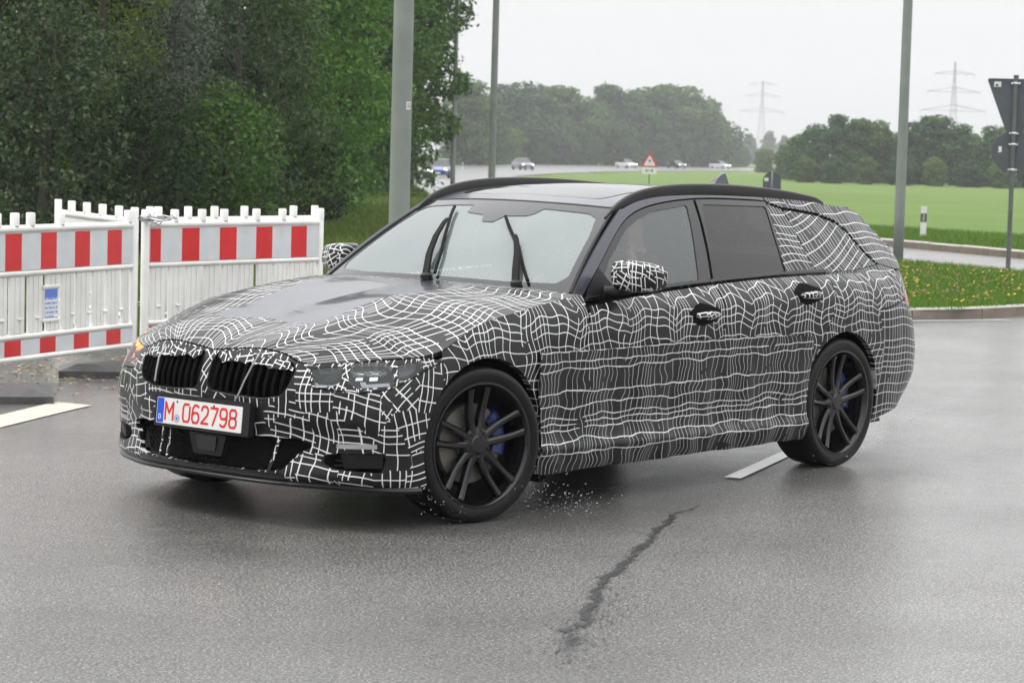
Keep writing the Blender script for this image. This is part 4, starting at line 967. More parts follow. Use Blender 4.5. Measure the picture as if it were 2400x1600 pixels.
mb = MB(); sec = [(-2.885, 0), (-2.91, .036), (-2.95, .074), (-3.00, .102), (-3.04, .110), (-3.046, .095), (-3.062, .045), (-3.085, 0)]
z0 = float(zroofc([-3.0])[0]); V = [(x, -.026*(1-h/.13), z0+h-.012) for x, h in sec]+[(x, .026*(1-h/.13), z0+h-.012) for x, h in sec]; n = 8
mb.add(V, [tuple(range(n)), tuple(range(2*n-1, n-1, -1))]+[(i, n+i, n+(i+1) % n, (i+1) % n) for i in range(n)]); part(mb, 'roof_antenna', 'paint', auto=50)
for sg in (1, -1):
    xr = np.array([-1.20, -1.26, -1.34, -1.45, -1.6, -1.8, -2.05, -2.3, -2.6, -2.85, -3.02, -3.11, -3.16]); zr = np.array([1.285, 1.326, 1.366, 1.400, 1.424, 1.438, 1.442, 1.438, 1.424, 1.405, 1.386, 1.371, 1.352])
    x = np.linspace(-1.20, -3.16, 60); z = nspl(-xr, zr, -x); y = np.interp(-x, [1.2, 1.5, 2.0, 3.16], [.592, .578, .573, .552])*sg
    mb = MB(); V = []; K = [(-.016, -.028), (-.018, -.006), (-.010, .006), (.004, .008), (.015, .002), (.018, -.012), (.016, -.028)]
    fade = np.clip(np.minimum((x[0]-x)/.10, (x-x[-1])/.10), .25, 1)
    for i in range(60):
        V += [(x[i], y[i]+sg*a*.75*fade[i]**.5, z[i]-.002+(b*.62 if b > -.02 else -.046)*fade[i]) for a, b in K]
    n = len(K); mb.add(V, [(i*n+j, i*n+(j+1) % n, (i+1)*n+(j+1) % n, (i+1)*n+j) for i in range(59) for j in range(n)]+[tuple(range(n)), tuple(range(59*n+n-1, 59*n-1, -1))]); part(mb, 'roof_rail', 'satin', auto=60)
# --- tailgate upper
zt_ = np.linspace(1.0, 1.30, 10); xe = np.interp(zt_, [z for x, z in DR[::-1]], [x for x, z in DR[::-1]]); V = []
bb = np.linspace(-1, 1, 21)
for i in range(10):
    ye = float(SG([xe[i]], [zt_[i]])[0, 1])-.004
    V += [(xe[i]-.045*(1-b*b), b*ye, zt_[i]) for b in bb]
mb = MB(); mb.add(V, [(i*21+j, (i+1)*21+j, (i+1)*21+j+1, i*21+j+1) for i in range(9) for j in range(20)]); part(mb, 'rear_window', 'tintglass')
mb = MB(); mb.box((-3.50, 0, 1.316), (.10, .96, .016), bev=.007); part(mb, 'roof_spoiler', 'camo_tail', auto=30)
# --- mirrors
def mirror_cap(sg):
    cx, cy_, cz = -1.012, .930, 1.026; V = []; F = []; nu, nv = 26, 16
    for i in range(nv+1):
        ph = -pi/2+pi*i/nv
        for j in range(nu):
            th = 2*pi*j/nu; e = .44
            f = lambda v: np.sign(v)*abs(v)**e
            x = f(cos(ph))*f(cos(th)); y = f(cos(ph))*f(sin(th)); z_ = f(sin(ph))
            px = cx+(.085 if x > 0 else .055)*x*(1-.10*max(0, z_)); py = cy_+.112*y*(1-.12*max(0, -z_)); pz = cz+.070*z_*(1-.15*max(0, y))-.006*y
            px += -.055*max(0, y)**2
            V.append((px, py*sg, pz))
    F = [(i*nu+j, i*nu+(j+1) % nu, (i+1)*nu+(j+1) % nu, (i+1)*nu+j) for i in range(nv) for j in range(nu)]
    V = np.array(V); uvm = np.stack([np.abs(V[:, 1])-V[:, 0]*.8, V[:, 2]-.4*V[:, 0]], 1)
    me = build_mesh('mirror_cap', V-CO, F if sg > 0 else [f[::-1] for f in F], M['camo_small'], None, True, {'wrap': uvm})
    cap = obj('mirror', me, car)
    mb = MB(); mb.box((-1.064, sg*.93, 1.026), (.006, .17, .10), bev=.002); part(mb, 'mirror_glass', 'chrome', cap)
    mb = MB(); mb.tube([(-.955, sg*.79, .952), (-.975, sg*.835, .956), (-1.0, sg*.88, .962), (-1.01, sg*.925, .972)], [.028, .024, .022, .018], 10); part(mb, 'mirror_arm', 'black', cap, auto=50)
    mb = MB(); q = [(-.80, .918), (-.842, .966), (-.965, 1.06), (-1.04, .962), (-1.045, .936)]; P, T = tri2d(q, (), .03); V2 = SG(P[:, 0], P[:, 1]); V2[:, 1] += .004; V2[:, 1] *= sg; mb.add(V2, T.tolist()); part(mb, 'mirror_sail', 'black', cap)
mirror_cap(1); mirror_cap(-1)
# --- wipers caught mid-sweep
def wiper(path, blade, tilt):
    A = np.array([SWs(np.array([a]), np.array([b]))[0] for a, b in path]); nn = np.array([.52, 0, .85])
    mb = MB(); wv = [.020, .019, .017, .013, .010]; V = []
    pts = A+nn*np.array([.014, .030, .036, .032, .026])[:len(A), None]
    for i in range(len(pts)):
        t = pts[min(i+1, len(pts)-1)]-pts[max(i-1, 0)]; s = np.cross(t, nn); s /= np.linalg.norm(s)
        V += [pts[i]-s*wv[i], pts[i]-s*wv[i]*.7+nn*.008, pts[i]+s*wv[i]*.7+nn*.008, pts[i]+s*wv[i]]
    mb.add(V, [(i*4+j, i*4+j+1, (i+1)*4+j+1, (i+1)*4+j) for i in range(len(pts)-1) for j in range(3)]); o = part(mb, 'wiper_arm', 'matt', auto=30)
    B = np.array([SWs(np.array([a]), np.array([b]))[0] for a, b in interp_pts(blade, 14)])+nn*.016; mb = MB(); mb.tube(B, .0085, 6); part(mb, 'wiper_blade', 'matt', o, auto=None)
    mb = MB(); mb.lathe([(.026, 0), (.026, .02), (.018, .028), (.0005, .03)], 14, 'z', A[0]+nn*.004); part(mb, 'wiper_pivot', 'black', o)
wiper([(-.015, .0), (.20, -.095), (.38, -.165), (.56, -.235), (.62, -.265)], [(.03, .055), (.25, -.03), (.55, -.20), (.83, -.40)], 0)
wiper([(-.015, .668), (.14, .624), (.28, .578), (.42, .505), (.47, .47)], [(.03, .735), (.25, .61), (.46, .465), (.72, .235)], 0)
# --- door handles in film cut-outs
for hx_, hz_ in ((-1.603, .832), (-2.515, .902)):
    t0 = float(tx(hx_))
    pl = panel('door_handle', SA, [(t0+.115*cos(a)*(1+.12*sin(5*a)), hz_+.050*sin(a)*(1+.15*cos(3*a))) for a in np.linspace(0, 2*pi, 28)[:-1]], 'dark', h=.014, depth=.004, mirror=True, lift=.0045)
    for sg, q in ((1, pl[0]), (-1, pl[1])):
        xs = np.linspace(hx_+.085, hx_-.085, 12); c = SA(tx(xs), np.full(12, hz_-.004)); c[:, 1] += .010+.022*np.sin(np.linspace(0, pi, 12))**.5; c[:, 1] *= sg
        mb = MB(); mb.tube(c, .013+.008*np.sin(np.linspace(0, pi, 12)), 10); me = mb.mesh('grip', M['camo_small'], True, CO)
        uvl = me.uv_layers.new(name='wrap'); co_ = np.array([me.vertices[l.vertex_index].co[:] for l in me.loops]); uvl.data.foreach_set('uv', np.stack([co_[:, 0], co_[:, 2]*1.7], 1).astype(np.float32).ravel())
        obj('grip', me, q)
# --- number plate: M 062798
STROKE = {'M': [[(0, 0), (0, 1), (.5, .38), (1, 1), (1, 0)]], '0': [[(.80, 1), (.18, 1), (0, .82), (0, .18), (.18, 0), (.82, 0), (1, .18), (1, .86)]],
 '6': [[(.92, .93), (.72, 1), (.30, 1), (.06, .80), (0, .45), (0, .2), (.2, 0), (.8, 0), (1, .18), (1, .40), (.8, .57), (.25, .57), (.04, .42)]],
 '2': [[(.02, .78), (.08, .92), (.25, 1), (.75, 1), (.97, .85), (.97, .66), (.85, .50), (.02, .03), (1, .03)]],
 '7': [[(0, .97), (1, .97), (.92, .82), (.36, .0)]],
 '9': [[(.08, .07), (.28, 0), (.70, 0), (.94, .20), (1, .55), (1, .8), (.8, 1), (.2, 1), (0, .82), (0, .60), (.2, .43), (.75, .43), (.96, .58)]],
 '8': [[(.22, .54), (.04, .67), (.04, .87), (.22, 1), (.78, 1), (.96, .87), (.96, .67), (.78, .54), (.22, .54)], [(.22, .54), (0, .38), (0, .16), (.2, 0), (.8, 0), (1, .16), (1, .38), (.78, .54)]],
 'D': [[(0, 0), (0, 1), (.6, 1), (1, .75), (1, .25), (.6, 0), (0, 0)]]}
def ribbon(pts, w, z0, z1, f):
    """flat stroked line: list of quads and round joints as one mesh, f maps (u, v, h) to space"""
    P = np.array(pts, float); V = []; F = []
    def addp(poly):
        b = len(V); k = len(poly); V.extend([f(*p, z1) for p in poly]); F.append(tuple(range(b, b+k)))
    for i in range(len(P)-1):
        t = P[i+1]-P[i]; t /= np.linalg.norm(t); n = np.array([-t[1], t[0]])*w/2
        addp([P[i]-n, P[i+1]-n, P[i+1]+n, P[i]+n])
    for i in range(len(P)):
        z1 += 1e-5; addp([P[i]+w/2*np.array([cos(a), sin(a)]) for a in np.linspace(0, 2*pi, 13)[:-1]])
    return V, F
PC = np.array([.808, 0, .435]); tilt = radians(-5)
def pf(u, v, h):    # u to the car's left (picture right), v up, h outward
    return (PC[0]+h*cos(tilt)+v*sin(tilt), u, PC[2]+v*cos(tilt)-h*sin(tilt))
def pquad(u0, u1, v0, v1, h): return [pf(u0, v0, h), pf(u1, v0, h), pf(u1, v1, h), pf(u0, v1, h)]
mb = MB()
def slab(mb, u0, u1, v0, v1, h0, h1, r=.006, m=0):
    q = rounded([(u0, v0), (u1, v0), (u1, v1), (u0, v1)], r, 4); n = len(q)
    V = [pf(a, b, h1) for a, b in q]+[pf(a, b, h0) for a, b in q]; mb.add(V, [tuple(range(n)), tuple(range(2*n-1, n-1, -1))]+[(i, n+i, n+(i+1) % n, (i+1) % n) for i in range(n)], m)
slab(mb, -.275, .30, -.068, .075, -.03, .004); plate = part(mb, 'number_plate', 'black', auto=30)
mb = MB(); slab(mb, -.260, .260, -.055, .055, .0035, .0065); part(mb, 'plate_face', 'white', plate, auto=30)
M['plate_red'] = plain('plate_red', (.62, .012, .012), .35, var=.05); M['eu_blue'] = plain('plate_blue', (.004, .065, .55), .35, var=.05)
mb = MB(); slab(mb, -.2575, -.2165, -.0525, .0525, .0065, .0070, .004); part(mb, 'eu_band', 'eu_blue', plate, auto=30)
mb = MB(); mb.add(*ribbon([(-.244+.013*a, -.036+.018*b) for a, b in STROKE['D'][0]], .0035, 0, .0075, pf))
part(mb, 'plate_lettering', 'white', plate, auto=None)
mb = MB(); u = -.205; cw, chh = .042, .073
for ch, wd in (('M', .047), (' ', .030), ('0', .040), ('6', .040), ('2', .040), ('7', .040), ('9', .040), ('8', .040)):
    if ch == ' ': u += .046; continue
    mb = MB()
    for s in STROKE[ch]: mb.add(*ribbon([(u+a*wd, -.0365+b*chh) for a, b in s], .0105, 0, .0073, pf))
    part(mb, 'plate_character', 'plate_red', plate, auto=None)
    u += wd+.0165
for r, h, mt in ((.0175, .0072, 'silver'), (.0095, .0076, 'white'), (.006, .0080, 'eu_blue')):
    mb = MB(); mb.add([pf(-.1325+r*cos(a), -.028+r*sin(a), h) for a in np.linspace(0, 2*pi, 25)[:-1]], [tuple(range(24))]); part(mb, 'registration_seal', mt, plate, auto=None)
for u in (-.135, .09):
    mb = MB(); mb.add([pf(u+.005*cos(a), .043+.005*sin(a), .0078) for a in np.linspace(0, 2*pi, 13)[:-1]], [tuple(range(12))]); part(mb, 'plate_screw', 'black', plate, auto=None)
# --- two pale cords tied across the grille
for pts in ([(.765, -.262, .712), (.795, -.272, .66), (.806, -.276, .60), (.812, -.278, .555)], [(.765, .312, .718), (.785, .29, .67), (.798, .255, .60), (.806, .225, .535), (.803, .205, .512)]):
    mb = MB(); mb.tube(pts, .0042, 6); part(mb, 'cord', 'silver', auto=None)
# --- wheels
def make_wheel():
    R_, Wd = .332, .235; y1 = Wd/2
    mb = MB(); prof = [(.264, -.095), (.258, -.105), (.274, -.112), (.303, -.1175), (.322, -.112), (.330, -.100), (.332, -.06), (.3322, .06), (.330, .100), (.322, .112), (.303, .1175), (.276, .112), (.258, .104), (.264, .095)]
    mb.lathe(prof, 72); tyre = mb.mesh('tyre', M['rubber'], True); sharp(tyre, 50)
    mb = MB(); mb.lathe([(.272, .104), (.270, .113), (.261, .114), (.253, .104), (.246, .085), (.236, .02), (.240, -.09), (.260, -.104)], 72); wh = mb.mesh('wheel', M['rim'], True); sharp(wh, 45)
    W_ = obj('wheel', wh, car); obj('tyre', tyre, W_)
    mb = MB()
    for rr in (-.07, -.035, 0, .035, .07): mb.lathe([(.3326, rr-.004), (.3290, rr-.003), (.3290, rr+.003), (.3326, rr+.004)], 60)
    obj('tread_groove', mb.mesh('tread_groove', M['dark'], True), W_)
    def spoke(a0, a1):
        V = []; ks = 9
        for i in range(ks):
            f = i/(ks-1); r = .050+f*(.247-.050); a = a0+(a1-a0)*f**.9; hw = .0185-.0055*f+.005*max(0, f-.75)*4; y = .080+.022*f**1.5-.006*sin(pi*f); dpt = .030
            er = np.array([cos(a), 0, sin(a)]); et = np.array([-sin(a), 0, cos(a)])
            V += [er*r-et*hw+[0, y-dpt, 0], er*r-et*hw*.95+[0, y-.004, 0], er*r-et*hw*.45+[0, y+.004, 0], er*r+et*hw*.45+[0, y+.004, 0], er*r+et*hw*.95+[0, y-.004, 0], er*r+et*hw+[0, y-dpt, 0]]
        F = [(i*6+j, i*6+(j+1) % 6, (i+1)*6+(j+1) % 6, (i+1)*6+j) for i in range(ks-1) for j in range(6)]+[(5, 4, 3, 2, 1, 0), tuple((ks-1)*6+j for j in range(6))]
        return MB().add(V, F)
    for k in range(5):
        a = 2*pi*k/5+radians(88)
        for s in (-1, 1):
            me = spoke(a+s*radians(17), a+s*radians(10.5)).mesh('spoke', M['rim'], True); sharp(me, 40); obj('spoke', me, W_)
    mb = MB(); mb.lathe([(.075, .045), (.074, .074), (.060, .082), (.040, .084), (.034, .090), (.0005, .091)], 30); me = mb.mesh('hub_cap', M['rim'], True); sharp(me, 35); obj('hub_cap', me, W_)
    for k in range(5):
        a = 2*pi*k/5+radians(52); mb = MB(); mb.lathe([(.010, .070), (.010, .084), (.0005, .085)], 8, c=(.056*cos(a), 0, .056*sin(a))); obj('wheel_bolt', mb.mesh('wheel_bolt', M['black'], True), W_)
    mb = MB(); mb.lathe([(.085, .030), (.170, .030), (.172, .026), (.172, -.002), (.085, -.002), (.080, .045), (.0005, .045)], 48); me = mb.mesh('brake_disc', M['disc'], True); sharp(me, 35); obj('brake_disc', me, W_)
    mb = MB(); mb.lathe([(.237, -.02), (.19, -.03), (.0005, -.03)], 40); obj('brake_backing', mb.mesh('brake_backing', M['dark'], True), W_)
    return W_
def caliper(W_, ang):
    mb = MB(); V = []; n = 10
    for i in range(n):
        a = ang+radians(-34+68*i/(n-1))
        for r, y in ((.118, -.02), (.118, .045), (.135, .052), (.170, .052), (.186, .042), (.186, -.02)): V.append((r*cos(a), y, r*sin(a)))
    mb.add(V, [(i*6+j, (i+1)*6+j, (i+1)*6+(j+1) % 6, i*6+(j+1) % 6) for i in range(n-1) for j in range(6)]+[tuple(range(6)), tuple((n-1)*6+j for j in range(5, -1, -1))])
    me = mb.mesh('brake_caliper', M['blue'], True); sharp(me, 35); obj('brake_caliper', me, W_)
wheel = make_wheel()
whs = [wheel]+[copy_tree(wheel, car) for _ in range(3)]
STEER = radians(-9.5)
for q, (x, y, rz, cal) in zip(whs, ((0, .790, STEER, radians(165)), (-2.851, .790, 0, radians(160)), (0, -.790, pi+STEER, radians(20)), (-2.851, -.790, pi, radians(20)))):
    q.location = Vector((x, y, .332))-Vector(CO); q.rotation_euler = (0, 0, rz); caliper(q, cal)
# --- wheel wells, floor, cabin
for xc, r in ((0, .395), (-2.851, .385)):
    for sg in (1, -1):
        mb = MB(); a = np.linspace(radians(-8), radians(188), 24); V = [(xc+r*cos(t), sg*.875, .332+r*sin(t)) for t in a]+[(xc+r*cos(t), sg*.52, .332+r*sin(t)) for t in a]+[(xc, sg*.52, .332)]
        mb.add(V, [(i, i+1, 25+i, 24+i) for i in range(23)]+[(48, 24+i, 25+i) for i in range(23)])
        part(mb, 'wheel_well', 'dark', auto=None)
mb = MB(); mb.box((-1.45, 0, .205), (1.9, 1.60, .06)); mb.box((-3.40, 0, .30), (.40, 1.15, .08)); mb.box((.38, 0, .215), (.42, .98, .05)); mb.box((-1.45, 0, .27), (3.6, 1.0, .12)); part(mb, 'underbody', 'dark')
mb = MB()
P, T = tri2d([(.55, -.62), (.55, .62), (-.55, .76), (-.55, -.76)], (), .2); mb.add(np.column_stack([P, np.full(len(P), .60)]), T.tolist()); mb.box((-.52, 0, .62), (.03, 1.5, .60)); part(mb, 'engine_bay', 'dark')
mb = MB(); mb.box((-.86, 0, .86), (.40, 1.48, .12), bev=.04); mb.box((-.80, 0, .925), (.30, 1.40, .03), bev=.012); dash = part(mb, 'dashboard', 'cabin', auto=40)
mb = MB(); tor = [(-1.12+.06*cos(a)*1.0*.35-.055*sin(a)*1.0, .37+.185*cos(a), .93+.165*sin(a)) for a in np.linspace(0, 2*pi, 33)[:-1]]; tor.append(tor[0]); mb.tube(tor, .014, 8); sw = part(mb, 'steering_wheel', 'black', auto=None)
mb = MB(); mb.box((-1.10, .37, .92), (.05, .16, .10), bev=.02); mb.tube([(-1.10, .37, .92), (-.90, .37, .86)], .03, 8); part(mb, 'steering_hub', 'black', sw)
def seat(x, y):
    mb = MB(); mb.box((x+.18, y, .50), (.52, .50, .16), bev=.05); o = part(mb, 'seat', 'cabin', auto=40)
    mb = MB(); ca, sa = cos(radians(-20)), sin(radians(-20)); rot = np.array([[ca, 0, sa], [0, 1, 0], [-sa, 0, ca]]); mb.box((x-.17, y, .80), (.14, .50, .62), bev=.05, rot=rot); part(mb, 'seat_back', 'cabin', o, auto=40)
    mb = MB(); mb.box((x-.31, y, 1.16), (.09, .26, .17), bev=.035, rot=rot); part(mb, 'headrest', 'cabin', o, auto=40)
for y in (.37, -.37): seat(-1.62, y)
mb = MB(); mb.box((-2.55, 0, .50), (.50, 1.30, .18), bev=.05); o = part(mb, 'rear_bench', 'cabin', auto=40)
mb = MB(); mb.box((-2.86, 0, .78), (.14, 1.28, .58), bev=.05); part(mb, 'bench_back', 'cabin', o, auto=40)
mb = MB(); mb.box((-.90, 0, .30), (.05, 1.0, .5)); mb.box((-1.9, 0, .25), (2.4, 1.5, .04)); part(mb, 'cabin_floor', 'dark')
mb = MB(); mb.box((-1.24, 0, 1.275), (.02, .22, .055), bev=.01); mb.tube([(-1.24, 0, 1.29), (-1.19, 0, 1.325)], .01, 6); part(mb, 'rear_view_mirror', 'black', auto=40)
# ------------------------------------------------------------------ barriers
M['bwhite'] = plain('barrier_white_plastic', (.74, .735, .71), .38, var=.14, vscale=2.2, bmp=.06)
M['foot'] = plain('recycled_rubber_foot', (.055, .055, .055), .45, var=.4, vscale=12, bmp=.3)
M['wire'] = plain('galvanised_wire', (.45, .46, .47), .4, metal=.7)
def stripe_mat():
    m, nt, b = new_mat('red_white_reflective_film'); uv = N(nt, 'ShaderNodeUVMap', uv_map='len'); s = N(nt, 'ShaderNodeSeparateXYZ'); nt.links.new(uv.outputs[0], s.inputs[0])
    f = math_(nt, 'FRACT', s.outputs[0]); k = math_(nt, 'LESS_THAN', f, .46)
    tc = N(nt, 'ShaderNodeTexCoord'); n = noise(nt, tc.outputs['Object'], 6, 4, .6)
    red = ramp(nt, n.outputs['Fac'], [(.3, (.52, .006, .010)), (.7, (.64, .010, .016))]); gry = ramp(nt, n.outputs['Fac'], [(.3, (.52, .54, .56)), (.7, (.62, .64, .65))])
    nt.links.new(mixc(nt, k, gry, red), b.inputs['Base Color']); setp(b, Roughness=.3); return m
M['stripe'] = stripe_mat()
BL = 2.0
def make_barrier(label, front=True, sticker=False, stubs=(.10, .30, .50, .95, 1.35, 1.62, 1.9), seed=1, slat_top=.70):
    r = random.Random(seed)
    b = thing('barrier', label, 'barrier', group='red and white plastic site barriers')
    def rail(name, z, h, d=.05): mb = MB(); mb.box((BL/2, 0, z), (BL-.10, d, h), bev=h*.36); mb.build(name, M['bwhite'], b, auto=30)
    for x in (.03, BL-.03):
        mb = MB(); mb.tube([(x, 0, .10), (x, 0, 1.10), (x, 0, 1.105)], [.029, .029, .026], 14); mb.build('post', M['bwhite'], b, auto=40)
    rail('rail', 1.000, .052, .055)
    rail('rail', .716, .036); rail('rail', .312, .036); rail('rail', .172, .036, .055)
    for nm, z0, z1 in (('film_board', .737, .972), ('film_board', .192, .292)):
        y = -.016; V = [(.065, y, z0), (BL-.065, y, z0), (BL-.065, y, z1), (.065, y, z1), (.065, -y, z0), (BL-.065, -y, z0), (BL-.065, -y, z1), (.065, -y, z1)]
        F = [(0, 1, 2, 3), (5, 4, 7, 6), (1, 5, 6, 2), (4, 0, 3, 7), (3, 2, 6, 7), (4, 5, 1, 0)]
        me = build_mesh(nm, V, F, [M['stripe'] if front else M['bwhite'], M['bwhite']], [0, 1, 1, 1, 1, 1], False, {'len': np.array([(x/.405+.03, z) for x, y, z in V])})
        obj(nm, me, b)
    k = 0; x = .085
    while x < BL-.12:
        w_ = r.choice((.155, .165, .15)); w_ = min(w_, BL-.085-x); mb = MB(); mb.box((x+w_/2, 0, .514), (w_, .022, .372), bev=.006)
        for q in (.32, .68): mb.box((x+w_*q, -.013, .514), (.010, .008, .36))
        mb.build('slat', M['bwhite'], b, auto=30); x += w_+r.choice((.030, .036, .044)); k += 1
    for x in np.arange(.16, BL-.1, .205):
        mb = MB(); mb.box((x, -.012, .425), (.05, .022, .014), bev=.004); mb.build('clip', M['bwhite'], b, auto=30)
    for x in stubs:
        mb = MB(); mb.lathe([(.030, 1.02), (.030, 1.098), (.026, 1.104), (.0005, 1.105)], 14, 'z', (x, 0, 0)); mb.build('stub', M['bwhite'], b, auto=40)
    if sticker:
        mb = MB(); mb.box((.92, -.018, .62), (.20, .012, .02), bev=.004); mb.box((.92, -.018, .40), (.20, .012, .02), bev=.004); mb.box((.92, -.010, .51), (.17, .016, .20)); h = mb.build('label_holder', M['bwhite'], b)
        me = build_mesh('owner_label', [(.845, -.0195, .415), (.995, -.0195, .415), (.995, -.0195, .605), (.845, -.0195, .605)], [(0, 1, 2, 3)], M['sticker'], smooth=False, uv={'len': np.array([(0, 0), (1, 0), (1, 1), (0, 1)])}); obj('owner_label', me, h)
    return b
m, nt_, bs = new_mat('owner_sticker'); uv = N(nt_, 'ShaderNodeUVMap', uv_map='len'); s_ = N(nt_, 'ShaderNodeSeparateXYZ'); nt_.links.new(uv.outputs[0], s_.inputs[0])
nz = noise(nt_, uv.outputs[0], 9, 2, .5); rows = math_(nt_, 'GREATER_THAN', math_(nt_, 'SINE', math_(nt_, 'MULTIPLY', s_.outputs[1], 40)), .2)
body = mixc(nt_, math_(nt_, 'MULTIPLY', rows, math_(nt_, 'GREATER_THAN', nz.outputs['Fac'], .45)), (.66, .68, .72, 1), (.16, .26, .58, 1))
nt_.links.new(mixc(nt_, math_(nt_, 'GREATER_THAN', s_.outputs[1], .70), body, (.10, .19, .56, 1)), bs.inputs['Base Color']); M['sticker'] = m
def place_barrier(b, A, Bp, z=0.0):
    """left end at A, running towards Bp; the film faces the camera"""
    d = np.array(Bp[:2])-np.array(A[:2]); b.location = (A[0], A[1], z); b.rotation_euler = (0, 0, math.atan2(d[1], d[0]))
J = dp(322, 16.75); q0 = dp(0, 15.2); dj = (q0-J)/np.linalg.norm((q0-J)[:2]); 
E1 = J+dj*2.05
b1 = make_barrier('red and white barrier nearest the camera, with a blue owner sticker, at the left edge', True, True, (.32, .52, .70, 1.05, 1.9), 3); place_barrier(b1, E1, J)
K2 = dp(329, 16.82); e2 = dp(768, 18.55); d2 = (e2-K2)/np.linalg.norm((e2-K2)[:2]); E2 = K2+d2*2.0
b2 = make_barrier('red and white barrier standing right behind the bonnet of the wrapped car', True, False, (.03, .33, .62, .86, 1.22, 1.52, 1.97), 5)
place_barrier(b2, K2, E2)
K3 = dp(324, 17.2); e3 = dp(118, 19.2); d3 = (e3-K3)/np.linalg.norm((e3-K3)[:2]); E3 = K3+d3*2.1
b3 = make_barrier('plain white barrier seen from its back, behind the two striped panels', False, False, (.4, .8, 1.2, 1.6), 8); place_barrier(b3, E3, K3, .0)
K4 = dp(340, 17.6); E4 = K4+(dp(766, 19.4)-K4)/np.linalg.norm((dp(766, 19.4)-K4)[:2])*2.0
b4 = make_barrier('white barrier doubled up close behind the striped panel by the bonnet', False, False, (.12, .45, .75, 1.1, 1.7), 13); place_barrier(b4, K4, E4)
# rubber feet, wire tie
def foot(P, ang, label, sc_=1.0):
    V0 = []; mb = MB(); Lh, Wh = .42*sc_, .21*sc_
    mb.add([(-Lh, -Wh, 0), (Lh, -Wh, 0), (Lh, Wh, 0), (-Lh, Wh, 0), (-Lh, -Wh, .045), (Lh, -Wh, .045), (Lh, Wh, .045), (-Lh, Wh, .045), (-Lh*.72, -Wh*.74, .09), (Lh*.72, -Wh*.74, .09), (Lh*.72, Wh*.74, .09), (-Lh*.72, Wh*.74, .09)],
           [(0, 1, 5, 4), (1, 2, 6, 5), (2, 3, 7, 6), (3, 0, 4, 7), (4, 5, 9, 8), (5, 6, 10, 9), (6, 7, 11, 10), (7, 4, 8, 11), (8, 9, 10, 11)])
    t = thing('ballast_block', label, 'foot plate', (P[0], P[1], .0), ang, 'rubber feet of the barriers', mb.mesh('ballast_block', M['foot']))
    return t
aw = math.atan2(dj[1], dj[0])
foot(gp(288, 880), math.atan2(_R[1], _R[0])+.15, 'black rubber foot under the corner where two striped barriers meet', 1.0)
foot(gp(-42, 938), math.atan2(_R[1], _R[0])+.2, 'black rubber foot at the left edge, under the barrier with the blue sticker', 1.0)
def tie(px0, px1, y0, dep, label):
    a = C0+ray(px0, y0)*dep; c = C0+ray(px1, y0+4)*(dep+.2); mb = MB()
    mb.tube([a, (a+c)/2+[0, 0, -.012], c], .005, 6); mb.tube([a+[0, 0, -.02], (a+c)/2+[0, 0, -.035], c+[0, 0, -.02]], .005, 6)
    return thing('wire_tie', label, 'wire', tuple(a), me=mb.mesh('wire_tie', M['wire'], True, a))
tie(292, 356, 702, 16.72, 'thin wire looped low round the joint of the two striped barriers')
mb = MB(); a = C0+ray(331, 512)*16.7
for k in range(7):
    p = [a+rng.normal(0, .035, 3)*[1, 1, .5]+(_R*.06*i) for i in range(5)]; mb.tube(p, .006, 5)
thing('wire_tie', 'bunched wire twisted round the top of the barrier corner', 'wire', tuple(a), me=mb.mesh('wire_tie', M['wire'], True, a))

# ------------------------------------------------------------------ lamp posts
M['pole'] = plain('painted_lamp_post', (.20, .225, .205), .5, var=.10, vscale=3)
M['pole2'] = plain('weathered_lamp_post', (.17, .195, .175), .5, var=.15, vscale=3)
def lamp_post(px, dep, r0, r1, H, label, mt):
    p = tdp(px, dep); t = thing('lamp_post', label, 'lamp post', tuple(p), group='lamp posts')
    mb = MB(); z = np.linspace(0, H, 14); mb.tube([(0, 0, q) for q in z], r0+(r1-r0)*z/H, 20); mb.build('mast', M[mt], t, smooth=True)
    return t
lp = lamp_post(930.5, 24, .105, .090, 9, 'thick grey green lamp post in front of the leafy trees, base hidden by the car', 'pole')
zz = 2.0; v = C0+ray(958, 248)*23.9; mb = MB(); 
ang = math.atan2(C0[1]-lp.location[1], C0[0]-lp.location[0])+.75
V = []; 
for i in range(6):
    a = ang-.28+.56*i/5
    for h in (0, .075): V.append((.1035*cos(a), .1035*sin(a), v[2]-.04+h))
me = build_mesh('number_label', V, [(2*i, 2*i+2, 2*i+3, 2*i+1) for i in range(5)], M['bwhite']); lab = obj('number_label', me, lp)
V = []
for h0, h1 in ((.018, .026), (.036, .044), (.054, .060)):
    for i in range(4):
        a = ang-.2+.4*i/3
        for h in (h0, h1): V.append((.1045*cos(a), .1045*sin(a), v[2]-.04+h))
me = build_mesh('label_print', V, [(8*k+2*i, 8*k+2*i+2, 8*k+2*i+3, 8*k+2*i+1) for k in range(3) for i in range(3)], M['black']); obj('label_print', me, lab)
lamp_post(1150, 58, .088, .070, 10, 'slim lamp post rising straight behind the windscreen of the car, right of two', 'pole2')
lamp_post(1060, 84, .085, .070, 10, 'thinnest lamp post, standing at the edge of the trees by the blue car', 'pole2')
lamp_post(2104, 37.5, .082, .060, 10, 'grey lamp post on the flowering grass island at right', 'pole')

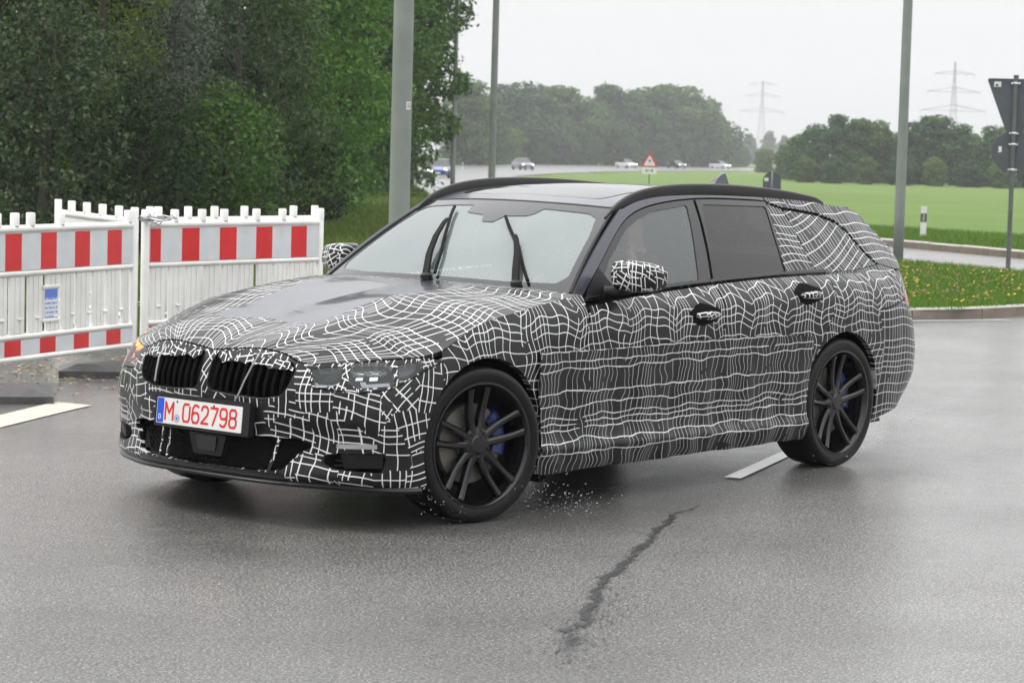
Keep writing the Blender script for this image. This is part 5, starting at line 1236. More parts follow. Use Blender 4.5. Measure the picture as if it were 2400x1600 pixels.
# ------------------------------------------------------------------ signs
M['sign_back'] = plain('sign_back_grey', (.085, .095, .11), .5, var=.1, metal=.2)
M['sign_post'] = plain('sign_post_steel', (.13, .14, .14), .45, metal=.5, var=.2)
M['red'] = plain('sign_red', (.52, .02, .022), .4, var=.05)
def oriented(parent_loc, face):   # frame: face = outward normal (toward viewer side), returns rz
    return math.atan2(face[1], face[0])
pS = tdp(2362, 35.2)
to = C0-pS; rzS = math.atan2(to[1], to[0])
yb = thing('yield_sign', 'grey backs of a triangular and a round road sign on one post at right', 'road sign', tuple(pS), rzS)
def z_at(py, px, dep): return float((C0+ray(px, py)*dep)[2])
zt_ = z_at(186, 2380, 35.2); zb2 = z_at(348, 2384, 35.2)
mb = MB(); mb.tube([(0, 0, 0), (0, 0, zt_+.03)], .034, 14); mb.lathe([(.040, zt_+.02), (.040, zt_+.05), (.0005, zt_+.055)], 12, 'z'); mb.build('post', M['sign_post'], yb, auto=40)
tri = rounded([(-.415, zt_), (.415, zt_), (0, zb2-.06)], .05, 5)
mb = MB(); mb.prism(tri, -.062, -.052, plane='yz'); mb.build('triangle_plate', M['sign_back'], yb)
mb = MB(); k = len(tri); Tn = inner(tri, .975); mb.add([(-.050, *p) for p in tri]+[(-.040, *p) for p in tri]+[(-.040, *p) for p in Tn]+[(-.050, *p) for p in Tn], [(i+a*k, (i+1) % k+a*k, (i+1) % k+(a+1) % 4*k, i+(a+1) % 4*k) for a in range(4) for i in range(k)]); mb.build('plate_rim', M['sign_post'], yb)
zc = z_at(356, 2384, 35.2); mb = MB(); mb.lathe([(.300, -.062), (.302, -.050), (.296, -.042), (.290, -.048), (.0005, -.050)], 40, 'x', (0, 0, zc)); mb.build('round_plate', M['sign_back'], yb, auto=40)
for z in (zb2+.055, zc+.265, zc-.265, zt_-.07):
    mb = MB(); mb.lathe([(.042, -.016), (.044, -.012), (.044, .012), (.042, .016)], 16, 'z', (0, 0, z)); mb.box((-.03, 0, z), (.05, .13, .03), bev=.004); mb.build('clamp', M['chrome'], yb, auto=40)
for y, z, w_, h_ in ((-.26, zt_-.085, .10, .075), (-.275+.06, zc+.03, .10, .085)):
    me = build_mesh('inspection_sticker', [(-.0385-.01*(z < zt_-.2), y-w_/2, z-h_/2), (-.0385-.01*(z < zt_-.2), y+w_/2, z-h_/2), (-.0385-.01*(z < zt_-.2), y+w_/2, z+h_/2), (-.0385-.01*(z < zt_-.2), y-w_/2, z+h_/2)], [(0, 1, 2, 3)], M['bwhite'], smooth=False); s = obj('inspection_sticker', me, yb)
    mb = MB(); mb.box((-.036-.01*(z < zt_-.2), y-.01, z-.012), (.003, .045, .028)); mb.build('sticker_print', M['sign_back'], s)
# small rounded board back seen over the roof
pB = tdp(1806, 60); toB = C0-pB; bb_ = thing('keep_right_sign', 'dark grey back of a low rounded traffic board peeking over the roof', 'road sign', tuple(pB), math.atan2(toB[1], toB[0]))
zt2 = z_at(402, 1806, 60); mb = MB(); th = np.linspace(0, pi, 17); pl = [(.225*cos(t), zt2-.24+.24*sin(t)) for t in th]+[(-.225, .25), (.225, .25)]; mb.prism(pl, -.05, .02, plane='yz'); mb.build('board', M['sign_back'], bb_)
mb = MB(); mb.tube([(0, 0, 0), (0, 0, zt2+.01)], .03, 10); mb.build('post', M['sign_post'], bb_, smooth=True)
me = build_mesh('inspection_sticker', [(.024, -.19, zt2-.24), (.024, -.09, zt2-.24), (.024, -.09, zt2-.16), (.024, -.19, zt2-.16)], [(0, 1, 2, 3)], M['bwhite'], smooth=False); obj('inspection_sticker', me, bb_)
# warning triangle by the far road
DW = 182; pW = tdp(1521, DW); toW = C0-pW; ws_ = thing('warning_sign', 'red bordered slippery road warning triangle with a white board beneath', 'road sign', tuple(pW), math.atan2(toW[1], toW[0]))
zA = z_at(336, 1521, DW); zB = z_at(372, 1521, DW); hw = 20.5*DW/FPX
mb = MB(); mb.tube([(-.04, 0, 0), (-.04, 0, zA)], .04, 8); mb.build('post', M['sign_post'], ws_, smooth=True)
mb = MB(); mb.prism(rounded([(-hw, zB), (hw, zB), (0, zA)], .09, 4), 0, .03, plane='yz'); mb.build('red_border', M['red'], ws_)
ti = inner(rounded([(-hw, zB), (hw, zB), (0, zA)], .09, 4), .68); ti = ti+np.array([0, -.02]); mb = MB(); mb.prism(ti, .03, .036, plane='yz'); mb.build('white_field', M['white'], ws_)
zc2 = zB+(zA-zB)*.38; s = hw*.42; mb = MB()   # skidding car over wavy tracks
mb.prism(rounded([(-.30*s, zc2), (.42*s, zc2-.04*s), (.42*s, zc2+.22*s), (.18*s, zc2+.26*s), (.10*s, zc2+.46*s), (-.16*s, zc2+.5*s), (-.26*s, zc2+.28*s), (-.34*s, zc2+.24*s)], .03*s), .036, .042, plane='yz')
for y in (-.16, .26): mb.add(*ribbon([(y*s+.10*s*sin(q*1.6), zc2-.06*s-.085*s*q) for q in np.linspace(0, 5, 14)], .085*s, 0, 0, lambda u, v, h: (.042, u, v)))
mb.build('skid_pictogram', M['black'], ws_)
zD = z_at(373.5, 1521, DW); zE = z_at(388, 1521, DW); mb = MB(); mb.prism(rounded([(-.82*hw, zE), (.82*hw, zE), (.82*hw, zD), (-.82*hw, zD)], .03), 0, .03, plane='yz'); pb = mb.build('plate', M['white'], ws_)
mb = MB(); zm = (zD+zE)/2; mb.add(*ribbon([(-.42*hw, zm), (.42*hw, zm)], .05, 0, 0, lambda u, v, h: (.034, u, v)))
for q in (-1, 1): mb.add(*ribbon([(q*.26*hw, zm+.10), (q*.44*hw, zm), (q*.26*hw, zm-.10)], .05, 0, 0, lambda u, v, h: (.034, u, v)))
mb.build('arrow_print', M['black'], pb)
# reflector posts
def marker_post(px, dep, label, ztop_px=None):
    p = tdp(px, dep); q = C0-p; t = thing('marker_post', label, 'marker post', tuple(p), math.atan2(q[1], q[0]), 'white roadside marker posts')
    H = .98 if ztop_px is None else z_at(ztop_px, px, dep)-p[2]
    def pr(z0, z1, nm, mt, g=0):
        mb = MB(); pts = [(-.05-g, -.02-g), (.03+g, -.062-g), (.05+g, 0), (.03+g, .062+g), (-.05-g, .02+g)]; n = 5
        mb.add([(x, y, z0) for x, y in pts]+[(x, y, z1-.04*(x < 0)*(nm == 'body')) for x, y in pts], [tuple(range(4, -1, -1)), tuple(range(5, 10))]+[(i, (i+1) % 5, 5+(i+1) % 5, 5+i) for i in range(5)]); return mb.build(nm, M[mt], t)
    pr(0, H, 'body', 'bwhite'); pr(H-.33, H-.15, 'black_band', 'sign_back', .002)
    me = build_mesh('reflector', [(.0535, -.02, H-.31), (.0535, .02, H-.31), (.0535, .02, H-.17), (.0535, -.02, H-.17)], [(0, 1, 2, 3)], M['silver'], smooth=False); obj('reflector', me, t)
marker_post(2163, 50, 'white marker post with a black band in the grass near the right lamp post', 483)
marker_post(1084, 250, 'tiny pale marker post at the road bend beside the middle lamp post')
marker_post(1402, 300, 'tiny pale marker post beside the white car left of the warning sign')
marker_post(1758, 380, 'tiny pale marker post at the far right end of the distant road')

# ------------------------------------------------------------------ distant traffic
def car_paint(nm, c): return plain(nm, c, .22, metal=.3, coat=.8, var=.04)
M['c_dark'] = car_paint('dark_car_paint', (.02, .022, .026)); M['c_blue'] = car_paint('blue_car_paint', (.045, .10, .30)); M['c_grey'] = car_paint('blue_grey_car_paint', (.11, .13, .17)); M['c_white'] = car_paint('white_car_paint', (.72, .73, .74))
def far_car(px, dep, head, mat, label, lamps='lamp_on', estate=False, van=False):
    p = tdp(px, dep); p[2] += .02; t = thing('distant_car', label, 'car', tuple(p), head, 'cars on the distant road')
    sec = [(2.15, .66, .30, .62), (2.02, .80, .20, .70), (1.3, .88, .18, .84), (.75, .89, .18, .92), (-1.5, .89, .18, .95), (-2.0, .86, .22, .90), (-2.2, .74, .34, .78)]
    mb = MB(); V = []
    for x, w_, z0, z1 in sec: V += [(x, -w_*.92, z0), (x, -w_, z0+.15), (x, -w_, (z0+z1)/2+.05), (x, -w_*.93, z1), (x, w_*.93, z1), (x, w_, (z0+z1)/2+.05), (x, w_, z0+.15), (x, w_*.92, z0)]
    n = 8; mb.add(V, [(i*n+j, (i+1)*n+j, (i+1)*n+(j+1) % n, i*n+(j+1) % n) for i in range(len(sec)-1) for j in range(n)]+[tuple(range(n)), tuple((len(sec)-1)*n+j for j in range(n-1, -1, -1))]); mb.build('body', M[mat], t, auto=35)
    rh = 1.46 if not van else 1.68; xr = -2.0 if estate or van else -1.25; xe = -2.15 if estate or van else -1.85
    cab = [(.85, .80, .90), (.05, .66, rh-.03), (-.3, .66, rh), (xr, .64, rh-.04), (xe, .76, .93)]; V = []
    for x, w_, z in cab: V += [(x, -w_, z), (x, w_, z)]
    for x, w_, z in cab[1:4]: V += [(x, -.82, .92), (x, .82, .92)]
    mb = MB(); mb.add(V[:4], [(0, 1, 3, 2)]); mb.build('windscreen', M['frit'], t); mb = MB(); mb.add(V[6:10], [(0, 1, 3, 2)]); mb.build('rear_window', M['frit'], t)
    mb = MB(); mb.add(V[2:8], [(0, 1, 3, 2), (2, 3, 5, 4)]); mb.build('roof', M[mat], t, smooth=True)
    for s in (0, 1):
        a = [V[0+s], V[2+s], V[4+s], V[6+s], V[8+s]]; me = build_mesh('side_glass', a, [(0, 1, 2, 3, 4) if s else (4, 3, 2, 1, 0)], M['frit'], smooth=False); obj('side_glass', me, t)
    for x in (1.35, -1.35):
        for y in (-.80, .80):
            mb = MB(); mb.lathe([(.18, -.1), (.31, -.1), (.33, -.06), (.33, .06), (.31, .1), (.18, .1), (.0005, .09)], 16, c=(x, y, .33)); mb.build('wheel', M['rubber'], t, auto=40)
    for y in (-.60, .60):
        mb = MB(); mb.lathe([(.001, .03), (.10, .015), (.13, -.03)], 12, 'x', (2.09, y, .64)); mb.build('headlight', M[lamps], t, smooth=True)
    mb = MB(); mb.box((2.16, 0, .42), (.03, 1.0, .16), bev=.01); mb.build('grille', M['black'], t)
    mb = MB(); mb.box((2.18, 0, .40), (.012, .5, .10)); mb.build('number_plate', M['white'], t)
    mb = MB(); mb.box((2.10, 0, .24), (.10, 1.3, .06), bev=.02); mb.build('bumper_lip', M['silver'], t)
    return t
view = math.atan2(-_d[1], -_d[0])
far_car(972, 122, view+.12, 'c_dark', 'dark car half hidden behind the thick lamp post and leaves', estate=True)
far_car(1030, 182, view-.05, 'c_blue', 'blue car with glowing headlights coming round the bend', 'lamp_warm', estate=True)
far_car(1225, 300, view+.32, 'c_grey', 'blue grey car with headlights on, alone between lamp post and warning sign')
far_car(1468, 392, view+.55, 'c_white', 'white car just left of the warning triangle')
far_car(1585, 425, view+.5, 'c_dark', 'small dark car right of the warning triangle')
far_car(1688, 455, view+.75, 'c_white', 'white car farthest right, driving left on the distant road', estate=True)

# ------------------------------------------------------------------ foliage
def leaf_mat(name, dark, mid, light, trans=.28, rough=.45, objrand=False):
    m = bpy.data.materials.new(name); m.use_nodes = True; nt = m.node_tree; b = nt.nodes['Principled BSDF']; o = nt.nodes['Material Output']
    g = N(nt, 'ShaderNodeNewGeometry'); tc = N(nt, 'ShaderNodeTexCoord'); n = noise(nt, tc.outputs['Object'], .9, 3, .6)
    f = math_(nt, 'ADD', math_(nt, 'MULTIPLY', g.outputs['Random Per Island'], .6), math_(nt, 'MULTIPLY', n.outputs['Fac'], .4))
    c = ramp(nt, f, [(.18, dark), (.5, mid), (.82, light)]); 
    if objrand:
        oi = N(nt, 'ShaderNodeObjectInfo'); c = mixc(nt, 1.0, c, ramp(nt, oi.outputs['Random'], [(0, (.62, .72, .80)), (.35, (.85, .95, .9)), (.65, (1.1, 1.05, .85)), (1, (1.45, 1.3, .95))]), 'MULTIPLY')
    nt.links.new(c, b.inputs['Base Color']); setp(b, Roughness=rough); b.inputs['Specular IOR Level'].default_value = .13
    t = N(nt, 'ShaderNodeBsdfTranslucent'); nt.links.new(c, t.inputs[0]); mx = N(nt, 'ShaderNodeMixShader'); mx.inputs[0].default_value = trans
    nt.links.new(b.outputs[0], mx.inputs[1]); nt.links.new(t.outputs[0], mx.inputs[2]); nt.links.new(mx.outputs[0], o.inputs['Surface']); return m
M['bark'] = plain('bark', (.055, .045, .035), .85, var=.35, vscale=12, bmp=.5)
M['leaf_dark'] = leaf_mat('dark_leaves', (0.0095, 0.0229, 0.0067), (0.0191, 0.0430, 0.0115), (0.0325, 0.0670, 0.0173))
M['leaf_mid'] = leaf_mat('green_leaves', (0.0312, 0.0730, 0.0139), (0.0626, 0.1356, 0.0225), (0.1008, 0.2000, 0.0347))
M['leaf_bright'] = leaf_mat('bright_green_leaves', (0.0508, 0.1210, 0.0196), (0.1014, 0.2243, 0.0350), (0.1658, 0.3218, 0.0586), .35)
M['leaf_yellow'] = leaf_mat('yellow_green_leaves', (0.0527, 0.0913, 0.0140), (0.1018, 0.1580, 0.0228), (0.1580, 0.2194, 0.0351), .3)
M['leaf_grey'] = leaf_mat('silver_grey_leaves', (0.0540, 0.0696, 0.0504), (0.1020, 0.1260, 0.0960), (0.1800, 0.2040, 0.1680), .2)
M['leaf_olive'] = leaf_mat('dull_green_leaves', (0.0297, 0.0513, 0.0216), (0.0540, 0.0864, 0.0378), (0.0837, 0.1215, 0.0567))
M['leaf_far'] = leaf_mat('far_green_leaves', (0.0270, 0.0675, 0.0216), (0.0513, 0.1148, 0.0351), (0.0918, 0.1755, 0.0513), .3, objrand=True)
M['leaf_far2'] = leaf_mat('far_pale_leaves', (0.0442, 0.0910, 0.0234), (0.0780, 0.1456, 0.0364), (0.1274, 0.2015, 0.0546), .3, objrand=True)
def leaves(blobs, n, size, elong=1.7, droop=.25, inner_=.55, seed=0, tilt=.9):
    r = np.random.default_rng(seed); B = np.array(blobs, float); vol = (B[:, 3]*B[:, 4]*B[:, 5])**(2/3); k = r.choice(len(B), n, p=vol/vol.sum())
    dvec = r.normal(size=(n, 3)); dvec /= np.linalg.norm(dvec, axis=1)[:, None]; rad = inner_+(1-inner_)*r.random(n)**.6; rad *= 1+.12*r.normal(size=n)
    P = B[k, :3]+dvec*B[k, 3:6]*rad[:, None]
    nn = dvec+tilt*r.normal(size=(n, 3)); nn[:, 2] += .35; nn /= np.linalg.norm(nn, axis=1)[:, None]
    t = np.cross(nn, r.normal(size=(n, 3))); t[:, 2] -= droop; t -= nn*(t*nn).sum(1)[:, None]; t /= np.linalg.norm(t, axis=1)[:, None]; s = np.cross(nn, t)
    L_ = size*(.6+.8*r.random(n)); W_ = L_/elong
    a = P-t*(L_/2)[:, None]; c = P+t*(L_/2)[:, None]; m_ = P+nn*(L_*.10)[:, None]
    b = m_-t*(L_*.05)[:, None]-s*(W_/2)[:, None]; d_ = m_-t*(L_*.05)[:, None]+s*(W_/2)[:, None]
    V = np.stack([a, b, c, d_], 1).reshape(-1, 3); F = np.arange(4*n).reshape(n, 4)
    return V, F
def tree(name, label, loc, H, R_, mat, n, size, group, seed, base=.0, nb=26, trunk_r=.09, elong=1.7, taper=.35, cat='tree', lean=(0, 0)):
    r = np.random.default_rng(seed); t = thing(name, label, cat, tuple(loc), 0 if lean != (0, 0) else r.uniform(0, 6.28), group)
    blobs = []
    for i in range(nb):
        f = (i+.5)/nb; z = base+(H-base)*(.04+.93*f); rr = R_*(1-(2*abs(f-.42))**2.2*taper)*(.55 if f > .9 else 1); a = i*2.399+r.normal(0, .35); q = rr*r.uniform(.35, .80)
        s = R_*r.uniform(.34, .56); blobs.append((q*cos(a)+lean[0]*f, q*sin(a)+lean[1]*f, z, s, s, s*r.uniform(.55, .85)))
    V, F = leaves(blobs, n, size, elong, seed=seed+1); me = build_mesh('crown', V, F, M[mat], smooth=False); obj('crown', me, t)
    mb = MB(); zt = np.linspace(-.05, H*.86, 9); mb.tube([(lean[0]*q/H+.05*sin(q*1.3+seed), lean[1]*q/H+.05*cos(q), q) for q in zt], trunk_r*(1-.85*np.linspace(0, 1, 9)), 8)
    for b in blobs[::2]:
        z0 = max(.1, b[2]-.45*R_); mb.tube([(lean[0]*z0/H, lean[1]*z0/H, z0), (b[0]*.5+lean[0]*z0/H*.5, b[1]*.5, (z0+b[2])/2+.05), (b[0], b[1], b[2])], [trunk_r*.4, trunk_r*.25, trunk_r*.08], 5)
    mb.build('trunk', M['bark'], t, smooth=True); return t
GT = 'trees and shrubs of the left bank'
TR = [  # px, depth, H, R, mat, n, leaf, label
 (40, 33, 7.5, 1.35, 'leaf_dark', 15000, .085, 'dark evergreen at the left edge behind the barriers'),
 (225, 35, 7.5, 1.20, 'leaf_yellow', 15000, .075, 'yellow green feathery tree, second from the left edge'),
 (110, 31.5, 3.4, 1.15, 'leaf_olive', 9000, .075, 'low dull olive shrub at far left, below the yellow green tree'),
 (395, 36, 4.0, .90, 'leaf_grey', 8000, .075, 'silver grey willow shrub in the middle of the leafy bank'),
 (545, 40, 8.0, 1.40, 'leaf_olive', 16000, .080, 'tall grey green tree right of the silver shrub'),
 (745, 54, 9.5, 1.65, 'leaf_bright', 17000, .135, 'bright green broadleaf tree left of the thick lamp post'),
 (650, 47, 4.6, 1.25, 'leaf_mid', 9000, .10, 'rounded mid green shrub below the bright green tree'),
 (865, 74, 11., 2.1, 'leaf_mid', 15000, .16, 'mid green tree directly behind the thick lamp post'),
 (955, 84, 13., 1.6, 'leaf_mid', 17000, .17, 'tree at the right end of the leafy bank, branches reaching over the road'),
 (330, 33, 2.3, 1.1, 'leaf_dark', 7000, .075, 'low dark shrub just over the corner of the barriers'),
 (520, 36, 2.3, 1.1, 'leaf_mid', 7000, .08, 'low green shrub behind the barrier by the bonnet'),
 (690, 48, 2.0, 1.1, 'leaf_dark', 7000, .09, 'low dark shrub at the foot of the bank, left of the thick lamp post'),
 (300, 43, 11., 2.2, 'leaf_dark', 13000, .17, 'tall dark tree filling the bank behind the silver shrub'),
 (80, 42, 11., 2.2, 'leaf_dark', 13000, .17, 'tall dark tree behind the evergreen at the left edge'),
 (650, 60, 13., 2.7, 'leaf_dark', 14000, .2, 'tall dark tree behind the bright green one'),
 (800, 84, 15., 2.8, 'leaf_dark', 14000, .24, 'tall dark tree behind the thick lamp post, deepest in the bank'),
 (890, 96, 15., 2.0, 'leaf_dark', 12000, .24, 'dark tree behind the branches that reach over the road'),
 (470, 48, 11., 2.2, 'leaf_dark', 12000, .18, 'tall dark tree behind the grey green one'),
 (190, 46, 12., 2.4, 'leaf_dark', 12000, .2, 'tall dark tree behind the yellow green feathery one'),
 (390, 50, 12., 2.5, 'leaf_dark', 12000, .2, 'tall dark tree deep behind the silver shrub'),
]
for i, (px, dep, H, R_, mt, n, sz, lb) in enumerate(TR):
    tree('tree' if H > 3 else 'shrub', lb, tdp(px, dep), H, R_, mt, n, sz, GT, 100+i*7, nb=int(24+R_*8), cat='tree' if H > 3 else 'shrub', elong=2.6 if mt in ('leaf_grey', 'leaf_yellow') else 1.6, lean=tuple((_R*1.5)[:2]) if i == 8 else (0, 0), base=1.5 if i == 8 else 0)
# limb of the end tree that hangs over the road
# far trees: a few crown shapes, copied
protos = []
for k, (mt, H, R_, tp_, nb_) in enumerate((('leaf_far', 9.5, 4.2, .5, 17), ('leaf_far', 10.5, 3.6, .75, 15), ('leaf_far2', 8.0, 3.8, .45, 15), ('leaf_far', 11.0, 3.3, .95, 13))):
    protos.append((H, tree('far_tree', 'x', (0, 0, 0), H, R_, mt, 6000, .55, 'trees beyond the field', 300+k, nb=nb_, trunk_r=.25, taper=tp_)))
FT = [  # px centre, top y, depth, kind, width factor  (2400 px)
 (1090, 195, 300, 1, .85), (1135, 232, 290, 0, .8), (1180, 212, 320, 0, .9), (1240, 207, 325, 0, 1.0), (1305, 209, 325, 1, 1.0), (1350, 236, 318, 0, .85), (1395, 250, 330, 2, .7), (1421, 203, 335, 3, .9), (1465, 224, 330, 0, .9), (1520, 214, 340, 1, 1.0),
 (1560, 206, 345, 1, .9), (1605, 217, 340, 0, 1.0), (1650, 250, 340, 0, .8), (1672, 262, 345, 3, .55), (1700, 322, 350, 2, .8), (1738, 342, 360, 0, .6), (1110, 318, 275, 2, .75), (1200, 306, 290, 2, .7), (1330, 300, 300, 2, .7), (1455, 296, 300, 2, .8), (1545, 318, 310, 2, .7), (1640, 330, 320, 0, .7), (1270, 330, 290, 0, .6), (1390, 325, 295, 0, .6),
 (1790, 352, 380, 2, .6), (1840, 345, 270, 0, .55), (1865, 322, 262, 0, .6), (1905, 300, 255, 0, .8), (1960, 272, 252, 3, .75), (2010, 284, 250, 1, .7), (2050, 292, 252, 0, .75), (2092, 318, 255, 2, .7), (2140, 296, 250, 0, .75), (2186, 277, 252, 1, .9), (2240, 300, 250, 0, .8), (2280, 322, 250, 2, .7), (2330, 305, 246, 0, .8), (2385, 292, 244, 1, .9), (2440, 300, 244, 0, .9),
 (1885, 372, 240, 2, .5), (1950, 370, 236, 0, .5), (2030, 372, 236, 2, .5), (2110, 372, 236, 0, .5), (2190, 374, 236, 2, .5), (2270, 378, 234, 0, .5), (2350, 380, 232, 2, .5),
]
desc = ['tall tree far left of the row beyond the road, beside the lamp posts', 'rounded tree between the two slim lamp posts beyond the road', 'broad tree just right of the middle lamp post', 'broad high crown left of the blue grey car', 'high crown above the blue grey car', 'shoulder of the tall row, before its dip', 'low pale tree in the dip of the tall row', 'narrow pointed top right after the dip of the row', 'rounded crown above the white car by the warning sign', 'high crown straight above the warning triangle', 'highest crown of the row right of the warning triangle', 'broad crown at the right shoulder of the tall row', 'tree at the right end of the tall row', 'slender tree ending the tall row at right', 'low tree right after the tall row ends', 'last small tree before the pale gap', 'low pale shrub behind the blue car', 'low pale shrub behind the middle lamp post', 'low pale shrub between the blue grey car and the white one', 'low pale shrub left of the warning triangle', 'low pale shrub right of the warning triangle', 'low shrub over the white car farthest right', 'low dark shrub over the blue grey car', 'low dark shrub left of the white car by the warning sign',
 'small hazy tree in the pale gap', 'first low bush of the right hand row', 'second bush of the right hand row, rising', 'rounded tree left of the pointed one in the right hand row', 'pointed tree at the crest of the right hand row', 'tree just right of the pointed one', 'tree left of the right lamp post', 'low tree directly behind the right lamp post', 'tree just right of the right lamp post', 'tallest tree below the right pylon', 'tree between the right pylon and the sign backs', 'low pale tree left of the sign backs', 'tree behind the round sign back', 'tree at the right edge behind the signs', 'tree cut by the right edge', 
 'low hedge bush at the left end of the right hand row', 'low hedge bush under the pointed tree', 'low pale hedge bush left of the right lamp post', 'low dark hedge bush behind the right lamp post', 'low pale hedge bush under the right pylon', 'low dark hedge bush left of the sign post', 'low pale hedge bush behind the sign post']
first = {}
for i, (px, ty_, dep, kind, wf) in enumerate(FT):
    if px < 1780: dep = float(np.interp(px, [1084, 1145, 1300, 1440, 1578, 1740], [372, 430, 470, 485, 500, 570]))+(dep-320)*.5
    H0, pr = protos[kind]; p = tdp(px, dep); H = z_at(ty_, px, dep)-p[2]
    if kind not in first: first[kind] = 1; o = pr
    else: o = copy_tree(pr)
    s = H/H0; o.location = p; o.scale = (max(s, .5)*wf*1.5, max(s, .5)*wf*1.5, s); o.rotation_euler = (0, 0, (i*1.7) % 6.28); o['label'] = desc[i]; o['category'] = 'tree' if H > 3.2 else 'shrub'
for i, (px, ty_, dep, lb) in enumerate(((1755, 318, 820, 'pale blue distant wood in the gap, left part'), (1800, 312, 850, 'pale blue distant wood in the gap, highest part'), (1838, 322, 830, 'pale blue distant wood in the gap, right part'))):
    H0, pr = protos[0]; p = tdp(px, dep); H = z_at(ty_, px, dep)-p[2]; o = copy_tree(pr); o.location = p; s = H/H0; o.scale = (s*.75, s*.75, s); o.rotation_euler = (0, 0, i*2.); o['label'] = lb; o['category'] = 'tree'

# ------------------------------------------------------------------ pylons
M['steel'] = plain('pylon_steel', (.20, .21, .22), .6, metal=.3)
def pylon(px, dep, tip_y, arms, label, yaw):
    p = tdp(px, dep); t = thing('pylon', label, 'pylon', tuple(p), yaw, 'power pylons'); zt = z_at(tip_y, px, dep)-p[2]
    mb = MB(); zs = np.linspace(0, zt, 15); hw = lambda z: .35+3.2*(1-z/zt)**1.6
    for sx in (-1, 1):
        for sy in (-1, 1): mb.tube([(sx*hw(z), sy*hw(z), z) for z in zs], .13, 4)
    for i in range(14):
        a, b = zs[i], zs[i+1]; h0, h1 = hw(a), hw(b)
        for s in (-1, 1):
            mb.tube([(-h0, s*h0, a), (h1, s*h1, b)], .05, 3); mb.tube([(h0, s*h0, a), (-h1, s*h1, b)], .05, 3); mb.tube([(s*h0, -h0, a), (s*h1, h1, b)], .05, 3); mb.tube([(s*h0, h0, a), (s*h1, -h1, b)], .05, 3)
    o = mb.build('lattice_mast', M['steel'], t); o['kind'] = 'stuff'
    for y_px, half in arms:
        z = z_at(y_px, px, dep)-p[2]; w_ = half*dep/FPX; mb = MB(); h = hw(z)
        for s in (-1, 1):
            for q in (-1, 1): mb.tube([(0, q*h, z), (s*w_, 0, z)], .13, 4); mb.tube([(0, q*h, z+w_*.17), (s*w_, 0, z)], .13, 4)
            for f in np.linspace(.15, .9, 6): mb.tube([(s*w_*f, 0, z), (s*w_*(f-.08), 0, z+w_*.17*(1-f))], .07, 3); 
            for f in (.55, .97): mb.tube([(s*w_*f, 0, z), (s*w_*f, 0, z-2.2)], .10, 4)
        mb.build('cross_arm', M['steel'], t)
wy = math.atan2(_R[1], _R[0])
pylon(2229, 1250, 146, ((174, 50), (216, 68), (260, 82)), 'larger lattice pylon above the right hand trees', wy+.2)
pylon(1782, 1600, 190, ((198, 34), (226, 47), (262, 56)), 'fainter lattice pylon in the pale gap of the trees', wy+.25)
# ------------------------------------------------------------------ grass blades, flowers, litter, splashes
def blades(P, Z, h, wd, seed, per=3):
    r = np.random.default_rng(seed); n = len(P)*per; B = np.repeat(np.column_stack([P, Z]), per, 0); B[:, :2] += r.normal(0, .018, (n, 2))
    a = r.uniform(0, 2*pi, n); hh = h*(.5+r.random(n)); bend = hh*(.2+.5*r.random(n)); dx, dy = np.cos(a), np.sin(a)
    s = np.stack([-dy, dx, a*0], 1)*wd/2; mid = B+np.stack([dx*bend*.35, dy*bend*.35, hh*.6], 1); tip = B+np.stack([dx*bend, dy*bend, hh], 1)
    V = np.stack([B-s, B+s, mid+s*.75, mid-s*.75, tip], 1).reshape(-1, 3); i = np.arange(n)*5
    F = np.concatenate([np.stack([i, i+1, i+2], 1), np.stack([i, i+2, i+3], 1), np.stack([i+3, i+2, i+4], 1)])
    return V, F
M['blade'] = leaf_mat('grass_blades', (.055, .115, .014), (.095, .185, .022), (.140, .235, .038), .35, .5)
M['blade_dry'] = leaf_mat('mixed_grass_blades', (.055, .095, .016), (.095, .155, .024), (.155, .190, .045), .35, .5)
def scatter(poly, n, seed, excl=()):
    r = np.random.default_rng(seed); A = np.array(poly); lo, hi = A.min(0), A.max(0); o = np.zeros((0, 2))
    while len(o) < n:
        q = lo+(hi-lo)*r.random((n, 2)); q = q[inpoly(q, A)]
        for e in excl: q = q[~inpoly(q, e)]
        o = np.concatenate([o, q])
    return o[:n]
def grass(name, poly, n, h, wd, z, mt, seed, label, excl=()):
    P = scatter(poly, n, seed, excl); Z = z(P) if callable(z) else np.full(len(P), z); V, F = blades(P, Z, h, wd, seed+1)
    o = obj(name, build_mesh(name, V, F, M[mt], smooth=False)); o['kind'] = 'stuff'; o['label'] = label; o['category'] = 'grass'; return o
isl_v = [tuple(gp(x, y)[:2]) for x, y in ((2020, 748), (2146, 746), (2250, 744.5), (2400, 737), (2560, 728))]+[tuple(gp(x, y, .16)[:2]) for x, y in ((2560, 643), (2398, 634), (2230, 618), (2085, 607), (2000, 612))]
isl_all = inner(isl, .985)
grass('grass', isl_all, 34000, .060, .007, .095, 'blade', 11, 'grass growing on the kerbed island')
ver = [tuple(gp(x, y)[:2]) for x, y in ((1990, 560), (2060, 564), (2230, 579), (2400, 596), (2520, 606), (2520, 566), (2400, 556), (2165, 541), (1990, 531))]
grass('grass', ver, 9000, .10, .010, -.012, 'blade', 12, 'rough grass verge between the far kerb and the field')
bank = [tuple(gp(x, y)[:2]) for x, y in ((740, 800), (890, 640), (985, 492), (1004, 460), (955, 430), (900, 440), (780, 520), (500, 560), (200, 600), (-60, 640), (-700, 640), (-900, 770), (-100, 775), (350, 780))]
grass('grass', bank, 36000, .15, .012, -.03, 'blade_dry', 13, 'uncut grass on the bank behind the barriers')
